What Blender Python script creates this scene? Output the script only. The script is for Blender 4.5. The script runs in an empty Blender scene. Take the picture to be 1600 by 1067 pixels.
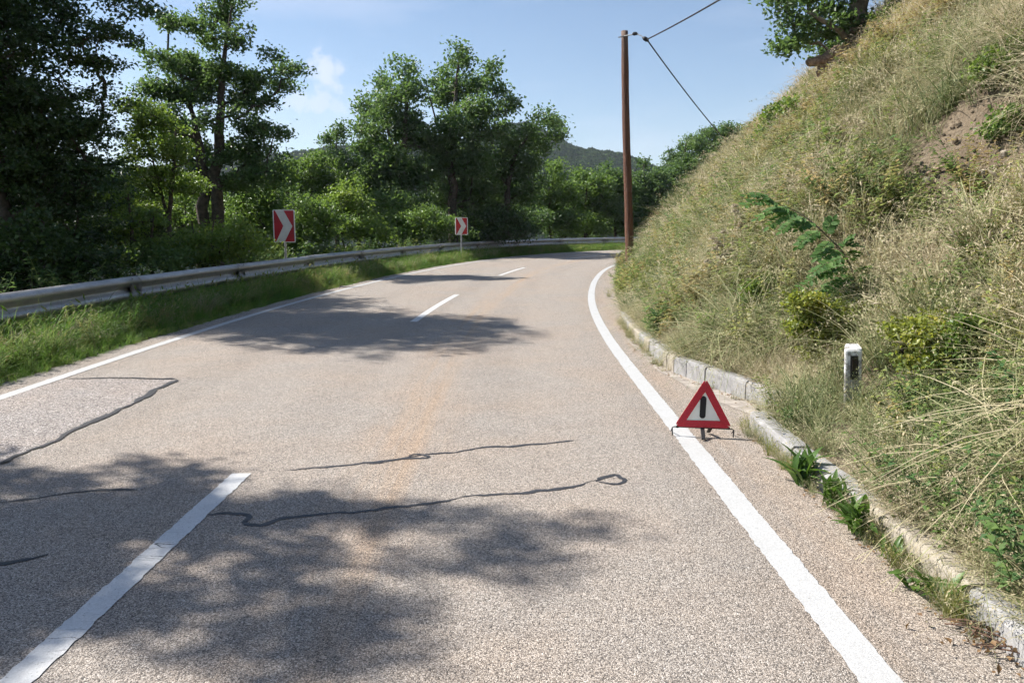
import bpy, math, random
import numpy as np
from mathutils import Vector, Matrix

rad = math.radians
sc = bpy.context.scene
COL = sc.collection
random.seed(11)

# ------------------------------------------------------------------ camera
CAM_H, PITCH, FPX = 1.6, 8.63, 1209.0
cd = bpy.data.cameras.new('camera')
cd.sensor_width = 36.0
cd.lens = FPX / 1600.0 * 36.0
cd.clip_start = 0.05
cd.clip_end = 9000.0
cam = bpy.data.objects.new('camera', cd)
COL.objects.link(cam)
cam.location = (0, 0, CAM_H)
cam.rotation_euler = (rad(90 - PITCH), 0, 0)
sc.camera = cam

# ------------------------------------------------------------------ sky, sun, exposure
SUN_EL = 45.0
SUN_AZ = (-0.954, 0.30)                       # horizontal direction towards the sun
HAZE = 0.00018
SKY_STRENGTH, SUN_STRENGTH, EXPOSURE = 0.076, 5.0, 0.93
world = bpy.data.worlds.new('World')
sc.world = world
world.use_nodes = True
wn, wl = world.node_tree.nodes, world.node_tree.links
wn.clear()
w_out = wn.new('ShaderNodeOutputWorld')
w_bg = wn.new('ShaderNodeBackground')
w_sky = wn.new('ShaderNodeTexSky')
w_sky.sky_type = 'NISHITA'
w_sky.sun_disc = False
w_sky.sun_elevation = rad(SUN_EL)
w_sky.sun_rotation = math.atan2(SUN_AZ[0], SUN_AZ[1])
w_sky.altitude = 500
w_sky.air_density = 1.0
w_sky.dust_density = 0.25
w_sky.ozone_density = 2.2
w_bg.inputs['Strength'].default_value = SKY_STRENGTH
# small fair-weather clouds and thin cirrus, placed by direction in the sky
w_tc = wn.new('ShaderNodeTexCoord')
def wmath(op, a, b=None, c=None):
    n = wn.new('ShaderNodeMath'); n.operation = op
    for i, v in enumerate((a, b, c)):
        if v is None: continue
        if isinstance(v, (int, float)): n.inputs[i].default_value = v
        else: wl.new(v, n.inputs[i])
    return n.outputs[0]
w_noise = wn.new('ShaderNodeTexNoise'); w_noise.inputs['Scale'].default_value = 38; w_noise.inputs['Detail'].default_value = 6
w_noise.inputs['Roughness'].default_value = 0.6
wl.new(w_tc.outputs['Generated'], w_noise.inputs['Vector'])
def px_dir(px, py):
    p = rad(PITCH); u = (px - 800) / FPX; v = (533.5 - py) / FPX
    return Vector((u, math.cos(p) + v * math.sin(p), -math.sin(p) + v * math.cos(p))).normalized()
mask = None
for px, py, r, amt in ((508, 112, 0.021, .75), (530, 108, .013, .6), (468, 162, .016, .55), (500, 160, .015, .6), (525, 168, .011, .45), (385, 182, .03, .4), (300, 250, .05, .35)):
    d = wn.new('ShaderNodeVectorMath'); d.operation = 'DISTANCE'
    wl.new(w_tc.outputs['Generated'], d.inputs[0]); d.inputs[1].default_value = px_dir(px, py)
    dd = wmath('DIVIDE', d.outputs['Value'], r)
    dd = wmath('ADD', dd, wmath('MULTIPLY', wmath('SUBTRACT', w_noise.outputs['Fac'], 0.5), 3.4))
    m = wn.new('ShaderNodeMapRange'); m.interpolation_type = 'SMOOTHSTEP'
    m.inputs['From Min'].default_value = 1.25; m.inputs['From Max'].default_value = 0.35
    m.inputs['To Min'].default_value = 0.0; m.inputs['To Max'].default_value = amt
    wl.new(dd, m.inputs['Value'])
    mask = m.outputs[0] if mask is None else wmath('MAXIMUM', mask, m.outputs[0])
w_map = wn.new('ShaderNodeMapping'); w_map.inputs['Scale'].default_value = (1.2, 1.2, 7.0); w_map.inputs['Rotation'].default_value = (0.12, 0.1, 0.3)
wl.new(w_tc.outputs['Generated'], w_map.inputs['Vector'])
w_n2 = wn.new('ShaderNodeTexNoise'); w_n2.inputs['Scale'].default_value = 2.2; w_n2.inputs['Detail'].default_value = 5
wl.new(w_map.outputs[0], w_n2.inputs['Vector'])
w_m2 = wn.new('ShaderNodeMapRange'); w_m2.inputs['From Min'].default_value = 0.48; w_m2.inputs['From Max'].default_value = 0.85
w_m2.inputs['To Max'].default_value = 0.5
wl.new(w_n2.outputs['Fac'], w_m2.inputs['Value'])
mask = wmath('MAXIMUM', mask, w_m2.outputs[0])
w_mix = wn.new('ShaderNodeMix'); w_mix.data_type = 'RGBA'
wl.new(mask, w_mix.inputs['Factor'])
wl.new(w_sky.outputs[0], w_mix.inputs['A'])
w_mix.inputs['B'].default_value = (6.0, 6.5, 7.9, 1)
wl.new(w_mix.outputs['Result'], w_bg.inputs['Color'])
wl.new(w_bg.outputs[0], w_out.inputs['Surface'])

sun_dir = Vector((SUN_AZ[0] * math.cos(rad(SUN_EL)), SUN_AZ[1] * math.cos(rad(SUN_EL)), math.sin(rad(SUN_EL))))
sd = bpy.data.lights.new('sun', 'SUN')
sd.energy = SUN_STRENGTH
sd.angle = rad(0.53)
sd.color = (1.0, 0.955, 0.89)
sun = bpy.data.objects.new('sun', sd)
COL.objects.link(sun)
sun.location = sun_dir * 60
sun.rotation_euler = sun_dir.to_track_quat('Z', 'Y').to_euler()

sc.view_settings.view_transform = 'Standard'
sc.view_settings.look = 'None'
sc.view_settings.exposure = EXPOSURE
sc.view_settings.gamma = 1.0
sc.view_settings.use_curve_mapping = False
sc.cycles.use_denoising = True
sc.cycles.use_adaptive_sampling = True
sc.cycles.adaptive_threshold = 0.03
sc.cycles.adaptive_min_samples = 24
sc.cycles.max_bounces = 5
sc.cycles.diffuse_bounces = 2
sc.cycles.transmission_bounces = 3
sc.cycles.transparent_max_bounces = 8
sc.cycles.volume_bounces = 0
sc.cycles.sample_clamp_indirect = 6.0

# ------------------------------------------------------------------ helpers
def tag(o, label=None, cat=None, group=None, kind=None):
    if label: o['label'] = label
    if cat: o['category'] = cat
    if group: o['group'] = group
    if kind: o['kind'] = kind
    return o

def empty(name, loc=(0, 0, 0), rot=(0, 0, 0)):
    o = bpy.data.objects.new(name, None)
    o.empty_display_size = 0.1
    COL.objects.link(o)
    o.location = loc; o.rotation_euler = rot
    return o

def mesh_data(name, V, F, mat=None, smooth=False, tint=None, uv=None):
    me = bpy.data.meshes.new(name)
    V = np.asarray(V, dtype=np.float32)
    if isinstance(F, np.ndarray):
        k = F.shape[1]
        me.vertices.add(len(V)); me.vertices.foreach_set('co', V.ravel())
        me.loops.add(F.size); me.loops.foreach_set('vertex_index', F.astype(np.int32).ravel())
        me.polygons.add(len(F)); me.polygons.foreach_set('loop_start', np.arange(0, F.size, k, dtype=np.int32))
        me.update(calc_edges=True)
    else:
        me.from_pydata([tuple(map(float, v)) for v in V], [], [tuple(int(i) for i in f) for f in F])
        me.update()
    if smooth: me.polygons.foreach_set('use_smooth', np.ones(len(me.polygons), dtype=bool))
    if tint is not None:
        a = me.attributes.new('tint', 'FLOAT', 'POINT'); a.data.foreach_set('value', np.asarray(tint, dtype=np.float32))
    if uv is not None:
        a = me.attributes.new('lane', 'FLOAT_VECTOR', 'POINT')
        uv = np.asarray(uv, dtype=np.float32)
        a.data.foreach_set('vector', np.column_stack([uv, np.zeros(len(uv), np.float32)]).astype(np.float32).ravel())
    if mat is not None: me.materials.append(mat)
    return me

def link(name, me, parent=None, loc=None, rot=None):
    o = bpy.data.objects.new(name, me)
    COL.objects.link(o)
    if parent is not None: o.parent = parent
    if loc is not None: o.location = loc
    if rot is not None: o.rotation_euler = rot
    return o

def obj(name, V, F, mat, parent=None, smooth=False, tint=None, uv=None, loc=None, rot=None):
    return link(name, mesh_data(name, V, F, mat, smooth, tint, uv), parent, loc, rot)

class MB:
    """collects vertices and faces of one piece"""
    def __init__(s): s.V = []; s.F = []
    def add(s, V, F):
        n = len(s.V); s.V += [tuple(v) for v in V]; s.F += [tuple(i + n for i in f) for f in F]; return s
    def box(s, c, d, rot=None, bev=0.0):
        x, y, z = d[0] / 2, d[1] / 2, d[2] / 2
        if bev <= 0:
            V = [(sx * x, sy * y, sz * z) for sz in (-1, 1) for sx, sy in ((-1, -1), (1, -1), (1, 1), (-1, 1))]
            F = [(3, 2, 1, 0), (4, 5, 6, 7)] + [(i, (i + 1) % 4, (i + 1) % 4 + 4, i + 4) for i in range(4)]
        else:
            b = bev; V = []; F = []
            ring = lambda ex, ey, z_: [(-x + ex, -y + 0 + ey, z_), (x - ex, -y + ey, z_), (x - ey, -y + ex, z_), (x - ey, y - ex, z_), (x - ex, y - ey, z_), (-x + ex, y - ey, z_), (-x + ey, y - ex, z_), (-x + ey, -y + ex, z_)]
            V = ring(2 * b, b, -z) + ring(b, 0, -z + b) + ring(b, 0, z - b) + ring(2 * b, b, z)
            F = [tuple(range(7, -1, -1)), tuple(range(24, 32))]
            for k in range(3):
                F += [(k * 8 + i, k * 8 + (i + 1) % 8, (k + 1) * 8 + (i + 1) % 8, (k + 1) * 8 + i) for i in range(8)]
        m = rot.to_matrix() if hasattr(rot, 'to_matrix') else (rot or Matrix.Identity(3))
        return s.add([tuple(m @ Vector(v) + Vector(c)) for v in V], F)
    def prism(s, poly, z0, z1):
        n = len(poly)
        V = [(p[0], p[1], z0) for p in poly] + [(p[0], p[1], z1) for p in poly]
        F = [tuple(range(n - 1, -1, -1)), tuple(range(n, 2 * n))] + [(i, (i + 1) % n, (i + 1) % n + n, i + n) for i in range(n)]
        return s.add(V, F)
    def tube(s, path, r, sides=8, caps=True):
        V, F = tube_arrays(path, r, sides)
        n = len(V)
        F = [tuple(f) for f in F]
        if caps: F += [tuple(range(sides - 1, -1, -1)), tuple(range(n - sides, n))]
        return s.add(V, F)
    def build(s, name, mat, parent=None, smooth=False, **k): return obj(name, s.V, s.F, mat, parent, smooth, **k)
    def data(s, name, mat, smooth=False): return mesh_data(name, s.V, s.F, mat, smooth)

def tube_arrays(path, r, sides):
    P = np.asarray(path, float); n = len(P)
    r = np.full(n, r, float) if np.isscalar(r) else np.asarray(r, float)
    T = np.gradient(P, axis=0); T /= np.linalg.norm(T, axis=1)[:, None] + 1e-9
    ref = np.array([0, 0, 1.0]) if abs(T[0, 2]) < .9 else np.array([1.0, 0, 0])
    V = []
    a = np.linspace(0, 2 * np.pi, sides, endpoint=False)
    s_prev = np.cross(T[0], ref); s_prev /= np.linalg.norm(s_prev)
    for i in range(n):
        sd_ = s_prev - T[i] * np.dot(s_prev, T[i]); sd_ /= np.linalg.norm(sd_) + 1e-9; s_prev = sd_
        b = np.cross(T[i], sd_)
        V.append(P[i] + r[i] * (np.cos(a)[:, None] * sd_ + np.sin(a)[:, None] * b))
    V = np.concatenate(V)
    F = []
    for i in range(n - 1):
        for j in range(sides):
            F.append((i * sides + j, i * sides + (j + 1) % sides, (i + 1) * sides + (j + 1) % sides, (i + 1) * sides + j))
    return V, np.array(F)

def tubes_fast(A, B, ra, rb, sides=4):
    """independent tapered prisms for many thin twigs at once"""
    A, B = np.asarray(A, float), np.asarray(B, float); n = len(A)
    T = B - A; T /= np.linalg.norm(T, axis=1)[:, None] + 1e-9
    ref = np.where(np.abs(T[:, 2:3]) < .9, np.array([[0, 0, 1.0]]), np.array([[1.0, 0, 0]]))
    S = np.cross(T, ref); S /= np.linalg.norm(S, axis=1)[:, None] + 1e-9
    U = np.cross(T, S)
    a = np.linspace(0, 2 * np.pi, sides, endpoint=False)
    ring = np.cos(a)[None, :, None] * S[:, None] + np.sin(a)[None, :, None] * U[:, None]
    V = np.concatenate([A[:, None] + ring * np.asarray(ra)[:, None, None], B[:, None] + ring * np.asarray(rb)[:, None, None]], axis=1).reshape(-1, 3)
    j = np.arange(sides); k = (j + 1) % sides
    q = np.stack([j, k, k + sides, j + sides], axis=1)
    F = (np.arange(n)[:, None, None] * 2 * sides + q[None]).reshape(-1, 4)
    return V, F

# smooth value noise on numpy arrays
def _hash(ix, iy, seed):
    h = (ix.astype(np.int64) * 374761393 + iy.astype(np.int64) * 668265263 + seed * 982451653) & 0x7fffffff
    h = ((h ^ (h >> 13)) * 1274126177) & 0x7fffffff
    return ((h ^ (h >> 16)) & 0xffff) / 65535.0
def vnoise(x, y, seed=0):
    x = np.asarray(x, float); y = np.asarray(y, float)
    ix = np.floor(x); iy = np.floor(y); fx = x - ix; fy = y - iy
    fx = fx * fx * (3 - 2 * fx); fy = fy * fy * (3 - 2 * fy)
    a = _hash(ix, iy, seed); b = _hash(ix + 1, iy, seed); c = _hash(ix, iy + 1, seed); d = _hash(ix + 1, iy + 1, seed)
    return (a * (1 - fx) + b * fx) * (1 - fy) + (c * (1 - fx) + d * fx) * fy
def fbm(x, y, seed=0, oct=4):
    t = 0; amp = .5; s = 0
    for o in range(oct):
        t = t + amp * vnoise(np.asarray(x) * 2 ** o, np.asarray(y) * 2 ** o, seed + o * 17); s += amp; amp *= .5
    return t / s
def smooth01(a, b, x):
    t = np.clip((np.asarray(x, float) - a) / (b - a), 0, 1); return t * t * (3 - 2 * t)

# a point on the photograph's line of sight at depth y (for authoring positions)
def at(px, py, Y):
    d = px_dir(px, py); t = Y / d.y
    return np.array((d.x * t, Y, CAM_H + d.z * t))

# ------------------------------------------------------------------ material helpers
def new_mat(name):
    m = bpy.data.materials.new(name); m.use_nodes = True
    m.node_tree.nodes.clear()
    return m, m.node_tree.nodes, m.node_tree.links
class NT:
    def __init__(s, name):
        s.m, s.n, s.l = new_mat(name)
        s.out = s.n.new('ShaderNodeOutputMaterial')
    def node(s, t, **k):
        n = s.n.new(t)
        for a, v in k.items(): setattr(n, a, v)
        return n
    def set(s, sock, v):
        if isinstance(v, (int, float)): sock.default_value = v
        elif isinstance(v, (tuple, list)): sock.default_value = (*v, 1) if len(v) == 3 and sock.type == 'RGBA' else v
        else: s.l.new(v, sock)
    def math(s, op, a, b=None, c=None, clamp=False):
        n = s.n.new('ShaderNodeMath'); n.operation = op; n.use_clamp = clamp
        for i, v in enumerate((a, b, c)):
            if v is not None: s.set(n.inputs[i], v)
        return n.outputs[0]
    def mix(s, f, a, b, mode='MIX'):
        n = s.n.new('ShaderNodeMix'); n.data_type = 'RGBA'; n.blend_type = mode
        s.set(n.inputs['Factor'], f); s.set(n.inputs['A'], a); s.set(n.inputs['B'], b)
        return n.outputs['Result']
    def noise(s, scale, detail=4, rough=.55, vec=None, out='Fac'):
        n = s.n.new('ShaderNodeTexNoise'); n.inputs['Scale'].default_value = scale; n.inputs['Detail'].default_value = detail
        n.inputs['Roughness'].default_value = rough
        if vec is not None: s.l.new(vec, n.inputs['Vector'])
        return n.outputs[out]
    def ramp(s, f, stops, interp='LINEAR'):
        n = s.n.new('ShaderNodeValToRGB'); n.color_ramp.interpolation = interp
        e = n.color_ramp.elements
        while len(e) < len(stops): e.new(0.5)
        for i, (p, c) in enumerate(stops):
            e[i].position = p; e[i].color = (*c, 1) if len(c) == 3 else c
        s.l.new(f, n.inputs[0]); return n.outputs[0]
    def rng(s, f, a, b, c=0., d=1., sm=True):
        n = s.n.new('ShaderNodeMapRange'); n.interpolation_type = 'SMOOTHSTEP' if sm else 'LINEAR'
        for k, v in (('From Min', a), ('From Max', b), ('To Min', c), ('To Max', d)): n.inputs[k].default_value = v
        s.l.new(f, n.inputs['Value']); return n.outputs[0]
    def coord(s, kind='Object'): return s.n.new('ShaderNodeTexCoord').outputs[kind]
    def mapping(s, v, scale=(1, 1, 1), rot=(0, 0, 0), loc=(0, 0, 0)):
        n = s.n.new('ShaderNodeMapping'); n.inputs['Scale'].default_value = scale; n.inputs['Rotation'].default_value = rot; n.inputs['Location'].default_value = loc
        s.l.new(v, n.inputs['Vector']); return n.outputs[0]
    def attr(s, name, kind='GEOMETRY', out='Fac'):
        n = s.n.new('ShaderNodeAttribute'); n.attribute_name = name; n.attribute_type = kind; return n.outputs[out]
    def bump(s, h, strength=.5, dist=.01):
        n = s.n.new('ShaderNodeBump'); n.inputs['Strength'].default_value = strength; n.inputs['Distance'].default_value = dist
        s.l.new(h, n.inputs['Height']); return n.outputs[0]
    def bsdf(s, color, rough=.8, metal=0., normal=None, spec=.5):
        n = s.n.new('ShaderNodeBsdfPrincipled')
        s.set(n.inputs['Base Color'], color); s.set(n.inputs['Roughness'], rough); s.set(n.inputs['Metallic'], metal)
        n.inputs['Specular IOR Level'].default_value = spec
        if normal is not None: s.l.new(normal, n.inputs['Normal'])
        return n.outputs[0]
    def done(s, shader): s.l.new(shader, s.out.inputs['Surface']); return s.m

def simple(name, c, rough=.7, metal=0., var=.15, scale=8., bump=0., spec=.5, c2=None):
    t = NT(name); v = t.coord()
    n = t.noise(scale, 5, .6, v)
    dark = tuple(x * (1 - var) for x in c); lite = tuple(min(1, x * (1 + var)) for x in c)
    col = t.mix(t.rng(n, .3, .7), dark, c2 or lite)
    nb = t.bump(t.noise(scale * 6, 4, .6, v), bump, .004) if bump else None
    return t.done(t.bsdf(col, rough, metal, nb, spec))

def leaf_mat(name, c1, c2, c3=None, trans=.38, rough=.42, tcol=1.35):
    t = NT(name)
    f = t.attr('tint')
    stops = [(0, c1), (1, c2)] if c3 is None else [(0, c1), (.62, c2), (1, c3)]
    col = t.ramp(f, stops)
    a = t.bsdf(col, rough, 0, None, .45)
    tr = t.node('ShaderNodeBsdfTranslucent')
    tc = t.mix(.5, col, (min(1, c2[0] * 1.6), min(1, c2[1] * 1.6), c2[2] * .5))
    t.l.new(tc, tr.inputs['Color'])
    ms = t.node('ShaderNodeMixShader'); ms.inputs[0].default_value = trans
    t.l.new(a, ms.inputs[1]); t.l.new(tr.outputs[0], ms.inputs[2])
    return t.done(ms.outputs[0])

def grass_mat(name, stops, trans=.3, rough=.6, spec=.3):
    t = NT(name)
    f = t.math('ADD', t.attr('itint', 'INSTANCER'), t.math('MULTIPLY', t.math('SUBTRACT', t.attr('tint'), .5), .55), clamp=True)
    col = t.ramp(f, stops)
    a = t.bsdf(col, rough, 0, None, spec)
    tr = t.node('ShaderNodeBsdfTranslucent'); t.l.new(col, tr.inputs['Color'])
    ms = t.node('ShaderNodeMixShader'); ms.inputs[0].default_value = trans
    t.l.new(a, ms.inputs[1]); t.l.new(tr.outputs[0], ms.inputs[2])
    return t.done(ms.outputs[0])
# ------------------------------------------------------------------ the road's line
CTRL = np.array([(-1.75, -60), (-1.75, -40), (-1.75, -20), (-1.75, -8), (-1.75, 0), (-1.75, 5), (-1.68, 11.5), (-1.28, 17.5), (-.4, 24.2), (0.75, 30), (2.6, 36), (5.6, 41.8), (10.2, 47), (16.5, 51.2), (25, 54.5), (36, 57), (50, 58), (70, 57)], float)
def catmull(P, n=24):
    out = []
    Q = np.vstack([2 * P[0] - P[1], P, 2 * P[-1] - P[-2]])
    for i in range(1, len(Q) - 2):
        t = np.linspace(0, 1, n, endpoint=False)[:, None]
        p0, p1, p2, p3 = Q[i - 1], Q[i], Q[i + 1], Q[i + 2]
        out.append(.5 * ((2 * p1) + (-p0 + p2) * t + (2 * p0 - 5 * p1 + 4 * p2 - p3) * t ** 2 + (-p0 + 3 * p1 - 3 * p2 + p3) * t ** 3))
    out.append(P[-1:])
    return np.concatenate(out)
_c = catmull(CTRL)
_l = np.concatenate([[0], np.cumsum(np.linalg.norm(np.diff(_c, axis=0), axis=1))])
_l -= np.interp(0, _c[:200, 1], _l[:200])                # arc length 0 beside the camera
ARC = np.arange(math.ceil(_l[0]), math.floor(_l[-1]), .5)
CEN = np.column_stack([np.interp(ARC, _l, _c[:, 0]), np.interp(ARC, _l, _c[:, 1])])
for _ in range(3): CEN[1:-1] = (CEN[:-2] + 2 * CEN[1:-1] + CEN[2:]) / 4
TAN = np.gradient(CEN, axis=0); TAN /= np.linalg.norm(TAN, axis=1)[:, None]
NOR = np.column_stack([TAN[:, 1], -TAN[:, 0]])           # to the right of the road
def road_xy(s, u):
    s = np.asarray(s, float); u = np.asarray(u, float)
    cx = np.interp(s, ARC, CEN[:, 0]); cy = np.interp(s, ARC, CEN[:, 1])
    nx = np.interp(s, ARC, NOR[:, 0]); ny = np.interp(s, ARC, NOR[:, 1])
    return cx + nx * u, cy + ny * u
def road_su(x, y):
    x = np.atleast_1d(np.asarray(x, float)).ravel(); y = np.atleast_1d(np.asarray(y, float)).ravel()
    S = np.empty(len(x)); U = np.empty(len(x))
    for a in range(0, len(x), 4000):
        b = slice(a, a + 4000)
        dx = x[b, None] - CEN[None, :, 0]; dy = y[b, None] - CEN[None, :, 1]
        i = np.argmin(dx * dx + dy * dy, axis=1); k = np.arange(len(i))
        al = dx[k, i] * TAN[i, 0] + dy[k, i] * TAN[i, 1]
        uu = dx[k, i] * NOR[i, 0] + dy[k, i] * NOR[i, 1]
        dist = np.sqrt(dx[k, i] ** 2 + dy[k, i] ** 2)
        U[b] = np.where(np.abs(uu) > 6, np.sign(uu) * dist, uu); S[b] = ARC[i] + np.clip(al, -.25, .25)
    return S, U
def road_dir(s):
    tx = np.interp(s, ARC, TAN[:, 0]); ty = np.interp(s, ARC, TAN[:, 1]); return math.atan2(ty, tx)

ROAD_L = -3.42
KERB_S = [-60, 5.9, 6.15, 6.8, 7.6, 8.4, 10.7, 12.5, 16, 140]
KERB_U = [3.63, 3.63, 4.04, 3.93, 3.68, 3.46, 3.43, 3.45, 3.55, 3.6]   # front of the kerb
def kerb_front(s): return np.interp(s, KERB_S, KERB_U)

def bank_h(s, u, detail=True):
    k = u - kerb_front(s) - .14
    z = np.interp(k, [-9, 0, .35, .8, 1.6, 3, 5, 7, 9, 11, 15, 40, 120, 500, 3000], [.12, .12, .24, .62, 1.55, 3.0, 4.9, 6.75, 8.45, 9.6, 10.6, 14, 24, 55, 120])
    if detail:
        amp = smooth01(.2, 2.0, k)
        z = z + amp * (.85 * (fbm(s * .4, u * .5, 3) - .5) + .42 * (fbm(s * 1.3, u * 1.3, 9) - .5))
        # slipped earth: a scooped hollow with a steep upper lip
        for s0, u0, rs, ru, dep in SCARPS:
            q = ((s - s0) / rs) ** 2
            e = np.exp(-q * 1.2)
            t = (u - u0) / ru
            z = z - dep * e * np.exp(-(t * 1.0) ** 2) * np.where(t > 0, np.exp(-(t * 1.6) ** 4), 1)
    return z
SCARPS = [(7.7, 6.4, 1.7, .85, .6), (12.2, 8.6, 1.5, .8, .3), (10.3, 6.6, .9, .5, .2), (22.2, 9.2, 1.3, .8, .35), (24.2, 4.0, .8, .45, .0)]
def left_h(s, u):
    w = -u + ROAD_L
    z = np.interp(w, [-1, 0, .5, 1.3, 2.2, 4, 8, 16, 30, 80, 220, 3000], [-.02, -.02, .05, .06, -.12, -.9, -2.6, -6, -12, -30, -44, -44])
    return z + smooth01(.05, .6, w) * .10 * (fbm(s * 1.1, u * 1.6, 5) - .5) + smooth01(2, 8, w) * .8 * (fbm(s * .2, u * .2, 6) - .5)
def far_hill(x, y):
    r = np.hypot(x, y); az = np.degrees(np.arctan2(x, y))
    crest = 44 + 28 * np.exp(-((az - .5) / 6.5) ** 2) + 15 * np.exp(-((az + 14) / 6.5) ** 2) - 10 * np.exp(-((az + 32) / 10.0) ** 2) + 10 * (fbm(az * .25 + 40, az * 0 + 3.3, 8, 5) - .5)
    # a ridge across the valley
    return crest * smooth01(210, 680, r) + 40 * smooth01(700, 2200, r) + 26 * (fbm(x * .012, y * .012, 12, 4) - .5) * smooth01(150, 450, r)
def height(x, y):
    x = np.atleast_1d(np.asarray(x, float)); shp = x.shape
    s, u = road_su(x, y)
    z = np.where(u > 0, bank_h(s, u), left_h(s, u))
    hill = (far_hill(np.ravel(x), np.ravel(y)) + 44 * smooth01(300, 640, np.hypot(np.ravel(x), np.ravel(y))))
    z = z + np.where(u < 0, hill, 0)
    return z.reshape(shp)
def gz(x, y): return float(height(np.array([x]), np.array([y]))[0])
def bank_hit(px, py, y0=2.0, y1=45.0, lift=0.0):
    d = px_dir(px, py); Y = np.linspace(y0, y1, 900)
    x = d.x / d.y * Y; z = CAM_H + d.z / d.y * Y
    h = height(x, Y) + lift
    i = np.nonzero(z < h)[0]
    i = i[0] if len(i) else len(Y) - 1
    return np.array((x[i], Y[i], h[i] - lift))
# ------------------------------------------------------------------ setting: materials
def asphalt(name, tint=(1, 1, 1), stain=1.0, scale=190):
    t = NT(name); v = t.coord()
    warp = t.noise(30, 3, .5, v, 'Color')
    vm = t.node('ShaderNodeVectorMath', operation='MULTIPLY_ADD'); t.l.new(warp, vm.inputs[0]); vm.inputs[1].default_value = (.02, .02, .02); t.l.new(v, vm.inputs[2])
    vv = vm.outputs[0]
    vo = t.node('ShaderNodeTexVoronoi'); vo.inputs['Scale'].default_value = scale; t.l.new(vv, vo.inputs['Vector'])
    sep = t.node('ShaderNodeSeparateColor'); t.l.new(vo.outputs['Color'], sep.inputs[0])
    stone = t.ramp(sep.outputs[0], [(0, (.075, .07, .068)), (.18, (.17, .155, .142)), (.42, (.345, .305, .272)), (.75, (.50, .445, .395)), (1, (.70, .65, .60))])
    stone = t.mix(t.math('MULTIPLY', sep.outputs[1], .25), stone, (.38, .30, .22))
    gap = t.rng(vo.outputs['Distance'], .42, .72)
    col = t.mix(t.math('MULTIPLY', gap, .5), stone, (.03, .028, .028))
    # broad variation, oil-dark wheel paths and rusty run-off along the lane
    lane = t.attr('lane', 'GEOMETRY', 'Vector')
    sx = t.node('ShaderNodeSeparateXYZ'); t.l.new(lane, sx.inputs[0])
    big = t.noise(.7, 5, .6, v)
    col = t.mix(t.rng(big, .35, .7, 0, .28), col, t.mix(1, col, (1.25, 1.0, .78), 'MULTIPLY'))
    streak_n = t.noise(1.0, 4, .6, t.mapping(lane, (5.0, .12, 1)))
    w = t.math('DIVIDE', t.math('SUBTRACT', sx.outputs[0], .95), .26)
    g = t.math('POWER', 2.718, t.math('MULTIPLY', t.math('MULTIPLY', w, w), -1))
    w2 = t.math('DIVIDE', t.math('SUBTRACT', sx.outputs[0], 3.25), .32)
    g2 = t.math('POWER', 2.718, t.math('MULTIPLY', t.math('MULTIPLY', w2, w2), -1))
    st = t.math('MULTIPLY', t.math('ADD', g, t.math('MULTIPLY', g2, .5)), t.rng(streak_n, .34, .72, 0, .48 * stain))
    col = t.mix(st, col, t.mix(1, col, (1.28, .93, .58), 'MULTIPLY'))
    # wheel paths polished a little lighter, lane centre dirtier
    wp = t.math('COSINE', t.math('MULTIPLY', sx.outputs[0], 4.19))
    wn_ = t.noise(.5, 3, .5, t.mapping(lane, (1.0, .15, 1)))
    col = t.mix(t.math('MULTIPLY', t.rng(wp, -.2, .9, 0, .30), t.rng(wn_, .3, .6)), col, t.mix(1, col, (.72, .715, .71), 'MULTIPLY'))
    drip = t.rng(t.noise(1.7, 5, .65, t.mapping(lane, (1.6, .5, 1), loc=(3, 5, 0))), .66, .74, 0, .3)
    col = t.mix(drip, col, t.mix(1, col, (.6, .6, .62), 'MULTIPLY'))
    fine = t.noise(3.2, 6, .7, v)
    col = t.mix(t.rng(fine, .3, .75, 0, .3), col, t.mix(1, col, (.66, .66, .68), 'MULTIPLY'))
    col = t.mix(1, col, tint, 'MULTIPLY')
    h = t.math('SUBTRACT', 1, vo.outputs['Distance'])
    h = t.math('ADD', h, t.math('MULTIPLY', t.noise(240, 3, .6, v), .5))
    return t.done(t.bsdf(col, .82, 0, t.bump(h, .8, .0045), .4))

def road_paint(name, wear=.5, c0=.47, base=.62):
    t = NT(name); v = t.coord()
    wv = t.noise(9, 4, .6, v, 'Color')
    vm = t.node('ShaderNodeVectorMath', operation='MULTIPLY_ADD'); t.l.new(wv, vm.inputs[0]); vm.inputs[1].default_value = (.12, .05, .05); t.l.new(v, vm.inputs[2])
    vo = t.node('ShaderNodeTexVoronoi', feature='DISTANCE_TO_EDGE'); vo.inputs['Scale'].default_value = 5.0
    t.l.new(t.mapping(vm.outputs[0], (.3, 2.4, 1)), vo.inputs['Vector'])
    crack = t.math('MULTIPLY', t.rng(vo.outputs['Distance'], .016, .006), t.rng(t.noise(2.3, 3, .5, v), c0, c0 + .1))
    spots = t.rng(t.noise(85, 4, .7, v), .60, .70, 0, wear)
    dirt = t.rng(t.noise(5, 5, .65, v), .4, .75, 0, .22)
    vs = t.node('ShaderNodeTexVoronoi'); vs.inputs['Scale'].default_value = 150; t.l.new(v, vs.inputs['Vector'])
    sp = t.node('ShaderNodeSeparateColor'); t.l.new(vs.outputs['Color'], sp.inputs[0])
    col = t.mix(dirt, (base, base, base * .99), (base * .74, base * .72, base * .67))
    col = t.mix(t.math('MULTIPLY', sp.outputs[0], .30), col, (base * .45, base * .44, base * .42))
    col = t.mix(t.math('MAXIMUM', crack, spots), col, (.09, .085, .08))
    return t.done(t.bsdf(col, .62, 0, t.bump(t.noise(110, 3, .6, v), .45, .004), .35))

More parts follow.
